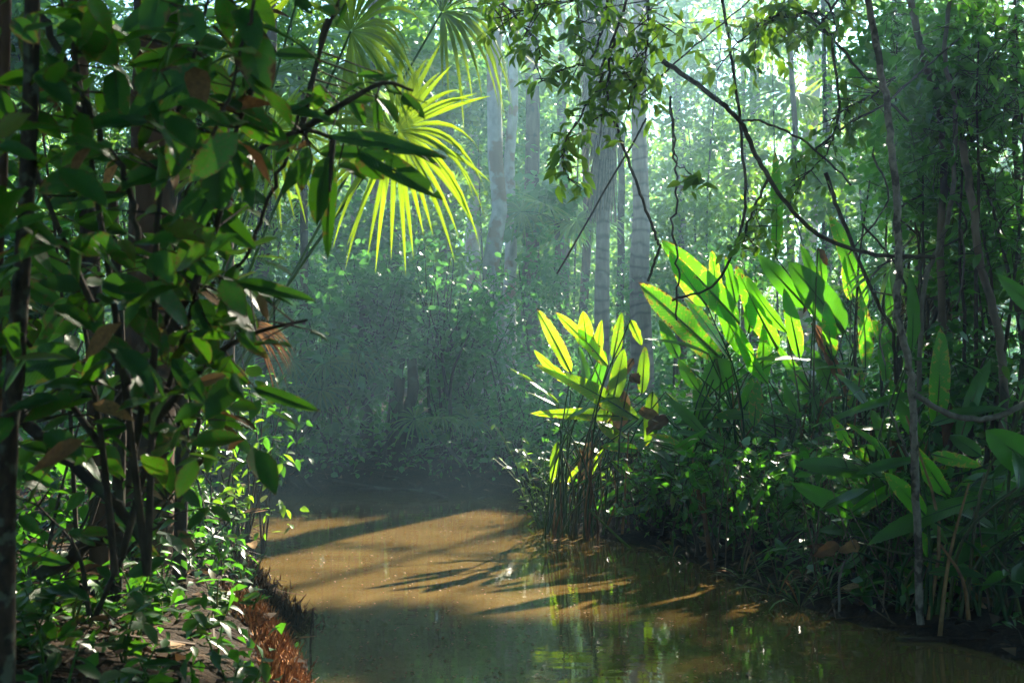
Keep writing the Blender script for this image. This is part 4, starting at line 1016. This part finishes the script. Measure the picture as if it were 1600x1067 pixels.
for i, (pts, d, w, m, lab) in enumerate((
    ([(1350, -30), (1375, 100), (1388, 180), (1398, 280), (1405, 400), (1402, 480), (1418, 560), (1425, 612), (1432, 780), (1440, 985)], 6.4, 11, 'bark_sapling', 'pale lichen-spotted sapling crossing the right side'),
    ([(1414, -30), (1440, 80), (1462, 150), (1475, 260), (1470, 420), (1480, 640), (1490, 850)], 8.3, 11, 'bark_mid', 'brown sapling right of the pale one'),
    ([(1490, -30), (1476, 80), (1492, 170), (1488, 300), (1470, 380), (1440, 480), (1430, 860)], 8.0, 7, 'twig_grey', 'grey crooked stem beside the brown sapling'),
    ([(1503, 220), (1520, 320), (1530, 400), (1560, 520), (1568, 620), (1560, 880)], 7.6, 12, 'bark_mid', 'dark brown stem bending right at the edge'),
    ([(1590, -30), (1585, 80), (1590, 300), (1600, 600), (1600, 880)], 8.4, 9, 'bark_mid', 'thin stem at the right picture edge'),
    ([(1425, 612), (1475, 643), (1540, 655), (1600, 632), (1650, 600)], 6.4, 9, 'twig_grey', 'pale branch running right from the sapling'),
    ([(1500, 905), (1440, 780), (1410, 690), (1390, 640)], 7.4, 4, 'twig_grey', 'bare thin twig in front of the dark clump'))):
    liana(lab, pts, d, w, m, name='sapling' if i < 5 else 'branch', cat='sapling' if i < 5 else 'branch', sides=8, taper=1.15)
for i in range(14):
    x0_, y0_ = rng.uniform(1340, 1600), rng.uniform(200, 520); liana('thin bare twig in the tangle at right', [(x0_, y0_), (x0_ + rng.uniform(-70, 70), y0_ + rng.uniform(30, 90)), (x0_ + rng.uniform(-130, 130), y0_ + rng.uniform(80, 200))], rng.uniform(8, 9.5), 3.5, 'twig_grey' if i % 2 else 'twig', name='tangle_twig', cat='twig')['group'] = 'bare twigs in the right tangle'
# thatch of dead fronds behind the saplings
c = P(1480, 440, 9.3); n = 260; a = rng.uniform(-2.6, -.5, n)
A = c + rng.normal(size=(n, 3)) * .06; B = A + np.stack([np.cos(a) * .6, rng.normal(0, .2, n), np.sin(a) * .5], -1) * rng.uniform(.4, 1.2, (n, 1))
v, f = sticks(A, B, .008, .003); o = link('dead_thatch', mesh('dead_thatch', v, f, M['straw'], tint=np.repeat(rng.random(n), 6))); tag(o, 'grey thatch of dead palm fronds hanging at right', 'thatch', kind='stuff')

# ================================================================== LEFT FOREGROUND
TR = [([(52, -40), (48, 150), (40, 330), (25, 560), (10, 760), (5, 960)], 2.9, 26, 'bark_thin', 'dark upright trunk near the left picture edge'),
      ([(8, -40), (4, 200), (-8, 500), (-15, 900)], 3.2, 20, 'bark_red', 'dark red trunk cut by the left picture edge'),
      ([(118, -40), (126, 140), (138, 350), (150, 560), (158, 800)], 5.6, 26, 'bark_red', 'slim reddish trunk between the left trunks'),
      ([(245, -60), (242, 200), (238, 420), (232, 620), (225, 860)], 6.6, 74, 'bark_red', 'thick dark reddish trunk behind the big leaves'),
      ([(290, 260), (275, 480), (285, 640), (280, 840)], 6.0, 18, 'bark_dark', 'short dark stem right of the thick trunk'),
      ([(175, 300), (185, 480), (188, 640), (180, 830)], 5.2, 17, 'bark_dark', 'dark stem left of the thick trunk')]
for pts, d, w, m, lab in TR:
    pth = [P(x, y, d) for x, y in pts]; pth[-1][2] = min(pth[-1][2], hz(pth[-1][0], d) - .05)
    root = empty('tree', (pth[-1][0], d, hz(pth[-1][0], d))); tag(root, lab, 'tree', 'trunks at the left')
    v, f = tube_arrays(smooth_path(pth, 6), [w / F * d / 2 * .9, w / F * d / 2, w / F * d / 2 * 1.25], 12, .06); link('trunk', mesh('trunk', v, f, M[m]), root)
liana('dark vine climbing diagonally across the upper left', [(40, -20), (90, 70), (150, 200), (200, 285), (215, 380)], 3.0, 12, 'twig')
liana('thin dark vine slanting from top down through the palm', [(512, 30), (478, 150), (440, 260), (405, 350), (375, 420), (340, 490)], 3.4, 7, 'twig')
liana('dark twig rising through the big leaves', [(400, -10), (375, 90), (350, 170), (315, 250), (285, 320)], 2.8, 6, 'twig')
liana('black dead branch sloping down at far left', [(0, 600), (60, 680), (130, 740), (190, 800), (230, 860)], 4.2, 20, 'bark_dark', name='dead_branch', cat='branch')
liana('dark fallen branch lying up the left bank', [(60, 900), (140, 850), (230, 790), (315, 712)], 4.6, 24, 'bark_dark', name='fallen_branch', cat='branch')
liana('pale thin twig hanging by the left trunks', [(130, 560), (160, 640), (195, 600), (235, 560)], 4.4, 4, 'twig_grey')
liana('curved brown stem behind the orange leaf', [(275, 560), (290, 590), (310, 640), (300, 720)], 5.4, 10, 'twig')

def fore_shrub(label, px, d, hero, nrand, box, size, stems, dj=.5, kind='fore', default='leaf_fore'):
    """big-leaved shrub near the camera: hero leaves (base px, tip px, width px) plus others in a pixel box at its depth"""
    x = (px - 800) / F * d; z = hz(x, d)
    root = empty('big_leaved_shrub', (x, d, z)); tag(root, label, 'shrub', 'big-leaved shrubs in the left foreground')
    ends = []
    for (bx, by, tx, ty, w, *mt) in hero:
        db = d + rng.uniform(-.25, .25); b = P(bx, by, db); t = P(tx, ty, db + rng.uniform(-.08, .08)); m = mt[0] if mt else default
        edge = w < 16
        nrm = np.array([rng.normal(0, .25), -1 if not edge else -.3, .25 if not edge else 1.2])
        broad_leaf(root, b, t, w / F * d, M[m], nrm, arch=rng.uniform(.02, .14), fold=rng.uniform(.05, .3), wave=rng.uniform(.01, .04), twist=rng.uniform(-.5, .5), rows=9)
        ends.append(b)
    for k in range(nrand):
        q = P(rng.uniform(box[0], box[2]), rng.uniform(box[1], box[3]), d + rng.uniform(-dj, dj))
        if abs(q[0]) < .2: continue
        ya = rng.uniform(0, 6.28); dv = nz((math.cos(ya), math.sin(ya) * .6, rng.normal(-.3, .35)))
        place_piece(kind if rng.random() > .05 else 'dead', root, q, aim(dv, (rng.normal(0, .4), rng.normal(-.5, .4), 1)), size * rng.uniform(.55, 1.2)); ends.append(q)
    # stems that carry the leaves
    paths = []
    for st in stems:
        pth = smooth_path([P(qx, qy, d + rng.uniform(-.1, .1)) for qx, qy in st], 8); paths.append(pth)
        v, f = tube_arrays(pth, [.011, .004], 6); link('stem', mesh('stem', v, f, M['twig']), root)
    allp = np.concatenate(paths); E = np.array(ends)
    j = ((E[:, None] - allp[None]) ** 2).sum(-1).argmin(1); a = allp[j]
    ok = np.linalg.norm(E - a, axis=1) < .22
    v, f = sticks(a[ok], E[ok], .004, .002); t = link('twigs', mesh('twigs', v, f, M['twig']), root); t['kind'] = 'stuff'
    return root
fore_shrub('big-leaved dark shrub filling the upper left', 230, 3.0, [
 (290, -5, 188, 50, 46), (118, 12, 184, 103, 60), (180, 110, 188, 207, 42), (322, 82, 196, 102, 42), (338, 112, 198, 184, 62), (385, 46, 412, 154, 62), (430, 84, 498, 88, 24),
 (405, 38, 502, 98, 13), (376, 184, 452, 224, 46), (420, 162, 523, 190, 20), (300, 205, 380, 255, 50), (250, 180, 320, 235, 40), (340, 240, 345, 330, 55), (365, 215, 395, 330, 30),
 (95, 150, 25, 165, 28), (75, 150, 128, 155, 28), (0, 140, 18, 200, 30), (130, 120, 60, 130, 24), (200, 300, 70, 320, 42), (150, 270, 60, 300, 40), (120, 230, 180, 250, 26), (250, 0, 230, 60, 46),
 (290, 10, 318, 68, 40), (335, 40, 366, 80, 14, 'dead'), (230, 190, 160, 195, 22), (280, 260, 180, 300, 46), (330, 300, 290, 380, 52), (60, 20, 40, 110, 40), (20, 30, 60, 70, 30), (330, 330, 400, 390, 40)],
 200, (-20, -20, 400, 400), .135, [[(230, 900), (240, 600), (250, 300), (300, 100), (330, -20)], [(230, 900), (190, 560), (150, 300), (120, 100), (90, -20)], [(245, 560), (330, 380), (370, 200), (430, 80)], [(200, 600), (80, 330), (20, 160)]])
fore_shrub('shrub spray with hole-eaten leaves before the sunlit palm', 420, 3.3, [
 (515, 212, 697, 248, 28), (560, 236, 692, 312, 40), (512, 246, 494, 352, 40), (520, 252, 512, 405, 24), (547, 150, 570, 196, 24), (600, 118, 556, 118, 16), (585, 125, 622, 118, 18),
 (606, 140, 668, 160, 13), (628, 148, 664, 186, 22), (590, 150, 592, 215, 18), (500, 240, 590, 240, 26), (540, 5, 525, 40, 18), (465, 0, 488, 24, 20), (530, 20, 500, 10, 16), (470, 200, 430, 260, 26), (480, 230, 470, 300, 24),
 (640, 235, 690, 262, 14), (560, 240, 600, 280, 36)], 14, (440, 120, 600, 260), .12, [[(200, 760), (240, 560), (320, 360), (400, 240), (470, 205), (520, 215), (600, 232), (680, 245)], [(470, 205), (540, 160), (600, 130), (645, 142)], [(520, 215), (515, 300)], [(470, 205), (500, 80), (530, 0)]], dj=.2, default='leaf_eaten')
fore_shrub('shadowed big-leaved shrub at mid left', 180, 3.2, [
 (50, 388, 113, 442, 40), (122, 558, -5, 590, 62), (142, 396, 100, 408, 11, 'dead'), (288, 384, 342, 432, 46), (276, 422, 340, 466, 36), (310, 468, 333, 528, 36), (366, 440, 492, 470, 22), (398, 606, 500, 642, 22),
 (398, 536, 455, 540, 13), (428, 462, 458, 476, 14), (486, 516, 514, 532, 14), (222, 664, 282, 697, 32), (202, 664, 130, 692, 22), (288, 530, 338, 526, 26), (252, 388, 268, 478, 14, 'dead'), (374, 468, 386, 522, 20, 'dead'), (404, 460, 418, 500, 14, 'dead'),
 (310, 600, 354, 586, 18, 'dead'), (110, 470, 60, 530, 44), (160, 440, 250, 470, 40), (230, 480, 260, 570, 40), (250, 430, 300, 470, 36), (240, 350, 340, 380, 36), (30, 440, 100, 480, 34), (190, 530, 130, 600, 36), (150, 610, 60, 640, 34), (270, 560, 330, 640, 30), (340, 560, 390, 600, 28), (370, 520, 420, 560, 20)],
 240, (-10, 360, 400, 720), .125, [[(180, 900), (160, 700), (130, 500), (110, 390)], [(190, 870), (250, 650), (300, 480), (320, 400)], [(250, 650), (330, 560), (400, 520), (480, 500)], [(160, 700), (60, 560), (10, 480)]], dj=.7)
fore_shrub('leafy understory shrub behind the left trunks', 120, 5.0, [], 190, (-20, -20, 420, 740), .16, [[(120, 850), (100, 500), (60, 150)], [(130, 850), (250, 480), (330, 200)], [(250, 480), (380, 420)]], dj=.8)
fore_shrub('low leafy shrub on the slope at lower left', 140, 4.3, [(0, 720, 90, 760, 30), (180, 800, 250, 870, 26), (30, 860, 110, 880, 26), (200, 900, 260, 870, 22), (20, 1035, 95, 1060, 24), (90, 1000, 130, 960, 20)], 120, (0, 740, 330, 1000), .10, [[(140, 960), (120, 860), (60, 790)], [(150, 960), (200, 860), (280, 800)]], dj=.5)

# ================================================================== LEFT BANK EDGE: root mats, litter, sticks
def fibre_mat(name, label, path, n, wid, mat, L=(.04, .12), hgt=.10):
    pth = smooth_path([np.array(p) for p in path], 8); k = rng.random(n) * (len(pth) - 1); i = k.astype(int); fr = (k - i)[:, None]
    p = pth[i] * (1 - fr) + pth[np.minimum(i + 1, len(pth) - 1)] * fr
    p[:, 0] += rng.normal(0, wid, n); p[:, 1] += rng.normal(0, wid, n)
    h = np.maximum(height(p[:, 0], p[:, 1]), -.02); p[:, 2] = h + rng.uniform(-.02, hgt, n)
    e = p + nz(np.stack([rng.normal(.1, .7, n), rng.normal(-.1, .7, n), rng.uniform(.1, 1.0, n)], -1)) * rng.uniform(*L, (n, 1))
    p[:, 2] += .05 * np.sin(p[:, 0] * 31) * np.sin(p[:, 1] * 23); e[:, 2] += .05 * np.sin(p[:, 0] * 31) * np.sin(p[:, 1] * 23)
    v, f = sticks(p - np.array([0, 0, .03]), e, rng.uniform(.003, .009, n), .0015)
    o = link(name, mesh(name, v, f, M[mat], tint=np.repeat(rng.random(n), 6))); return tag(o, label, 'roots', kind='stuff')
fibre_mat('root_mat', 'orange mat of broken root fibres along the left bank', [(-1.42, 6.15, 0), (-1.32, 5.9, 0), (-1.2, 5.6, 0), (-1.02, 5.1, 0), (-.85, 4.6, 0)], 5200, .06, 'roots', L=(.01, .042), hgt=.07)
fibre_mat('root_mat', 'dark wet root mound jutting into the creek at left', [(-1.95, 8.0, 0), (-1.70, 7.4, 0), (-1.48, 6.9, 0), (-1.32, 6.5, 0)], 5000, .09, 'rootdark', L=(.015, .06), hgt=.08)
n = 9000
lx = rng.uniform(-6, 7, n); ly = rng.uniform(2.2, 15.8, n); sd = river_sd(lx, ly); ok = sd > .03; lx, ly = lx[ok], ly[ok]
pos = np.stack([lx, ly, height(lx, ly) + rng.uniform(.004, .04, len(lx))], -1)
o = link('leaf_litter', leaf_cloud_mesh('leaf_litter', pos, rng.uniform(.05, .17, len(pos)), M['litter'], T_SMALL, rots=leaf_rots(len(pos), 0, .3, .35))); tag(o, 'brown fallen leaves covering both banks', 'leaf litter', kind='stuff')
n = 2600
lx = rng.uniform(-6, 7, n); ly = rng.uniform(2.2, 16, n); ok = river_sd(lx, ly) > .02; lx, ly = lx[ok], ly[ok]; n = len(lx)
A = np.stack([lx, ly, height(lx, ly) + .015], -1); a = rng.uniform(0, 6.28, n); L_ = rng.uniform(.1, .5, n); Bx = lx + np.cos(a) * L_; By = ly + np.sin(a) * L_
B = np.stack([Bx, By, np.maximum(height(Bx, By), 0) + rng.uniform(.01, .10, n)], -1)
v, f = sticks(A, B, rng.uniform(.003, .010, n), .002); o = link('fallen_twigs', mesh('fallen_twigs', v, f, M['rootdark'], tint=np.repeat(rng.random(n), 6))); tag(o, 'fallen twigs strewn over both banks', 'twigs', kind='stuff')
# dry stalks under the right clumps
n = 700
lx = rng.uniform(.6, 5, n); ly = rng.uniform(6.5, 12, n); ok = river_sd(lx, ly) > .06; lx, ly = lx[ok], ly[ok]; n = len(lx)
A = np.stack([lx, ly, height(lx, ly)], -1); B = A + np.stack([rng.normal(0, .18, n), rng.normal(0, .15, n), rng.uniform(.2, .9, n)], -1)
v, f = sticks(A, B, rng.uniform(.004, .009, n), .003); o = link('dry_stalks', mesh('dry_stalks', v, f, M['straw'], tint=np.repeat(rng.random(n) * .8, 6))); tag(o, 'dry stalks standing under the right bank plants', 'stalks', kind='stuff')
# low ground cover on both banks
n = 13000
lx = np.concatenate([rng.uniform(.5, 7, n // 2), rng.uniform(-6, -.8, n // 2)]); ly = rng.uniform(2.5, 15.5, n // 2 * 2); sd = river_sd(lx, ly); ok = (sd > .12) & (lump(lx * 1.3, ly * 1.3) > -.25); lx, ly = lx[ok], ly[ok]
pos = np.stack([lx, ly, height(lx, ly) + rng.uniform(.02, .22, len(lx))], -1)
o = link('ground_cover', leaf_cloud_mesh('ground_cover', pos, rng.uniform(.05, .11, len(pos)), M['leaf_shrub'], T_SMALL)); tag(o, 'low leafy ground cover on both banks', 'ground cover', kind='stuff')
n = 9000
lx = rng.uniform(-7, 6, n); ly = rng.uniform(14.2, 19, n); ok = river_sd(lx, ly) > .1; lx, ly = lx[ok], ly[ok]
pos = np.stack([lx, ly, height(lx, ly) + rng.uniform(.02, .55, len(lx))], -1)
o = link('ground_cover', leaf_cloud_mesh('ground_cover', pos, rng.uniform(.06, .14, len(pos)), M['leaf_far'], T_ROUND)); tag(o, 'shaded ground cover along the far bank', 'ground cover', kind='stuff')

# sticks and driftwood
DW = [((410, 745), (470, 765), 14.6, 8), ((520, 752), (640, 768), 14.6, 9), ((560, 765), (700, 772), 14.3, 7), ((600, 745), (680, 775), 14.5, 6), ((650, 760), (760, 776), 14.2, 6), ((450, 690), (500, 770), 14.7, 8), ((700, 700), (735, 765), 14.6, 6), ((500, 640), (440, 760), 14.8, 9)]
for (a, b, d, w) in DW:
    p0, p1 = P(*a, d), P(*b, d - .3); o = tube('driftwood', [p0, (p0 + p1) / 2 + rng.normal(size=3) * .06, p1], [w / F * d / 2, w / F * d / 4], M['bark_dark'], None, sides=6, lump=.1)
    tag(o, 'dark stick lying along the far water edge', 'stick', 'driftwood along the far water edge')
for (a, b, d, w, lab, m) in (((445, 975), (478, 945), 6.4, 3, 'thin black twig sticking out of the root mound', 'bark_dark'), ((489, 950), (484, 1030), 6.0, 4, 'dark thin stick standing in the water', 'bark_dark'),
                       ((920, 795), (985, 850), 9.7, 5, 'thin pale stalk leaning into the water from the sunlit clump', 'stem'), ((1090, 765), (1110, 870), 8.8, 9, 'orange-brown dead stem bent at the right water edge', 'dead'),
                       ((1100, 770), (1115, 890), 8.6, 8, 'brown dead stem beside the orange one', 'dead'), ((845, 760), (870, 830), 10.7, 5, 'dark stick leaning at the sunlit clump foot', 'bark_dark'),
                       ((1320, 875), (1312, 935), 6.9, 5, 'pale forked twig at the right water edge', 'twig_grey'), ((1400, 1000), (1560, 985), 6.2, 14, 'black half-sunken log at lower right', 'bark_dark')):
    p0, p1 = P(*a, d), P(*b, d); p1[2] = min(p1[2], .03)
    tag(tube('stick', [p0, (p0 + p1) / 2 + rng.normal(size=3) * .015, p1 - np.array([0, 0, .03])], [w / F * d / 2 * .7, w / F * d / 2], M[m], None, sides=6), lab, 'stick')

# fallen leaves one can pick out, and leaves afloat
for (px, py, d, s, yaw, lab) in ((1375, 925, 6.9, .26, .2, 'large tan fallen leaf on the right bank'), (1350, 918, 7.0, .18, 2.6, 'smaller tan leaf beside the large fallen leaf'), (1345, 945, 6.8, .12, 1.2, 'small tan leaf near the right water edge'),
                            (1310, 858, 7.6, .22, 3.0, 'yellow-brown curled leaf hanging low at right'), (390, 848, 8.2, .22, -1.2, 'brown curled dead leaf at the left bank edge'), (380, 800, 8.4, .18, .3, 'dark brown dead leaf over the left bank edge'),
                            (120, 890, 4.6, .2, -.6, 'orange-brown dead leaf on the dark left slope'), (90, 930, 4.5, .16, .9, 'pale dead leaf on the dark left slope')):
    c = P(px, py, d); h = max(hz(c[0], d) + .03, c[2]); root = bpy.data.objects.new('fallen_leaf', PIECE['dead'][rng.integers(0, 4)]); col.objects.link(root)
    R_ = aim((math.cos(yaw), math.sin(yaw), .1), (0, -.5, 1)); root.matrix_world = Matrix.Translation((c[0], d, h)) @ Matrix([list(map(float, r)) for r in R_]).to_4x4() @ Matrix.Scale(s, 4)
    tag(root, lab, 'leaf')
for i in range(16):
    px, py = rng.uniform(815, 1000), rng.uniform(818, 862); d = CH * F / (py - 600); x = (px - 800) / F * d
    if river_sd(np.array([x]), np.array([d]))[0] > -.05: continue
    o = bpy.data.objects.new('floating_leaf', PIECE['dead'][0]); col.objects.link(o)
    o.matrix_world = Matrix.Translation((x, d, .006)) @ Matrix.Rotation(rng.uniform(0, 6.28), 4, 'Z') @ Matrix.Rotation(.08, 4, 'X') @ Matrix.Scale(rng.uniform(.06, .13), 4)
    tag(o, 'orange-brown leaf afloat beside the sunlit clump', 'leaf', 'leaves afloat beside the sunlit clump')
n = 1500
py = rng.uniform(785, 1067, n); px = rng.uniform(380, 1300, n); d = CH * F / (py - 600); x = (px - 800) / F * d; ok = river_sd(x, d) < -.03
pos = np.stack([x, d, np.full(n, .004)], -1)[ok]
o = link('floating_specks', leaf_cloud_mesh('floating_specks', pos, rng.uniform(.008, .034, len(pos)), M['straw'], T_SMALL, rots=leaf_rots(len(pos), 0, .05, .1), tint=np.full(len(pos), 1.0))); tag(o, 'tiny pale specks drifting on the creek', 'specks', kind='stuff')

# ------------------------------------------------------------------ haze: the damp morning air
hb = (-125, -65, -2.0, 125, 155, 28.0)
v = np.array([[hb[0], hb[1], hb[2]], [hb[3], hb[1], hb[2]], [hb[3], hb[4], hb[2]], [hb[0], hb[4], hb[2]], [hb[0], hb[1], hb[5]], [hb[3], hb[1], hb[5]], [hb[3], hb[4], hb[5]], [hb[0], hb[4], hb[5]]], float)
hm = bpy.data.materials.new('damp_air'); hm.use_nodes = True; nt = hm.node_tree; nt.nodes.clear()
out = nt.nodes.new('ShaderNodeOutputMaterial'); pv = nt.nodes.new('ShaderNodeVolumePrincipled')
pv.inputs['Color'].default_value = (.46, .78, 1, 1); pv.inputs['Density'].default_value = .0047; pv.inputs['Anisotropy'].default_value = .62
nt.links.new(pv.outputs[0], out.inputs['Volume'])
hz_o = link('haze', mesh('haze', v, np.array([[0, 3, 2, 1], [4, 5, 6, 7], [0, 1, 5, 4], [1, 2, 6, 5], [2, 3, 7, 6], [3, 0, 4, 7]]), hm, smooth=False)); tag(hz_o, 'damp morning haze in the forest air', 'haze', kind='stuff')
# one more crown closing the corner behind the fan palm, and no herbs where the photograph cannot see them
for (px, py, d, wx_, hy, lab) in ((455, 25, 19.0, 85, 75, 'green crown high behind the left fan palm fronds'),):
    c = P(px, py, d); rx, rz_ = wx_ / F * d, hy / F * d; gz = hz(c[0], d)
    root = empty('understory_tree', (c[0], d, gz)); tag(root, lab, 'tree', 'undergrowth behind the creek')
    tube('stem', [(c[0], d, gz - .05), (c[0] + .1, d, c[2] * .5), c], [.04, .03, .015], M['twig'], root, sides=5, n=4)
    add_crown(root, c, (rx, .9, rz_), 60, 24, .15, 'leaf_bright', spread=.2, cull=.95, twigs=False)
bpy.context.view_layer.update()
for o in [o for o in scene.objects if o.get('group') in ('herbs on the right bank', 'herbs on the left bank')]:
    px = 800 + F * o.location.x / o.location.y
    if px > 1650 or px < -50:
        for ch in list(o.children): bpy.data.objects.remove(ch)
        bpy.data.objects.remove(o)
# ------------------------------------------------------------------ labels of look-alikes, by their place from left to right
ORD = ['first', 'second', 'third', 'fourth', 'fifth', 'sixth', 'seventh', 'eighth', 'ninth', 'tenth', 'eleventh', 'twelfth', 'thirteenth', 'fourteenth', 'fifteenth', 'sixteenth', 'seventeenth', 'eighteenth', 'nineteenth', 'twentieth', 'twenty-first', 'twenty-second', 'twenty-third', 'twenty-fourth', 'twenty-fifth', 'twenty-sixth']
def col_of(o):
    m = o.matrix_world.translation if o.type == 'EMPTY' else sum((Vector(c) for c in o.bound_box), Vector()) / 8
    return m.x / max(m.y, .5)
bpy.context.view_layer.update()
for grp, txt in (('trees in the depth of the forest', 'hazy tree in the depth of the forest, %s from the left'), ('driftwood along the far water edge', 'dark dead stick along the far water edge, %s from the left'),
                 ('bare twigs in the right tangle', 'thin bare twig in the tangle at right, %s from the left'), ('leaves afloat beside the sunlit clump', 'orange-brown leaf afloat beside the sunlit clump, %s from the left')):
    for i, o in enumerate(sorted([o for o in scene.objects if o.get('group') == grp], key=lambda o: col_of(o) if grp[0] != 'l' else o.matrix_world.translation.x / o.matrix_world.translation.y)):
        o['label'] = txt % ORD[i]
def place_words(o):
    px = 800 + F * o.location.x / o.location.y; y = o.location.y; sdv = float(river_sd(np.array([o.location.x]), np.array([y]))[0])
    if o['group'] == 'herbs on the right bank':
        return 'dark herb %s %s' % ('at right water edge' if sdv < .6 else 'in right bank litter' if sdv < 1.8 else 'deep under right shrubs',
            'near the sunlit clump' if px < 1030 else 'below the tall backlit clump' if px < 1200 else 'below narrow upright leaves' if px < 1340 else 'near the pale sapling' if px < 1460 else 'by the front right clump')
    return 'herb %s %s' % ('low on left bank' if sdv < .5 else 'up the left slope' if sdv < 1.5 else 'among the left trunks',
        'at lower left' if y < 4.2 else 'by near end of orange roots' if y < 5 else 'by far end of orange roots' if y < 6 else 'by the dark root mound' if y < 8 else 'before the creek bend')
by = {}
for o in scene.objects:
    if o.get('group') in ('herbs on the right bank', 'herbs on the left bank'): by.setdefault(place_words(o), []).append(o)
for txt, lst in by.items():
    for i, o in enumerate(sorted(lst, key=lambda o: o.location.x / o.location.y)):
        o['label'] = txt if len(lst) == 1 else '%s, %s from left' % (txt, ORD[i] if i < len(ORD) else 'rightmost')
tri = sum(len(o.data.polygons) for o in scene.objects if o.type == 'MESH')
print('polys', tri, 'objects', len(scene.objects))
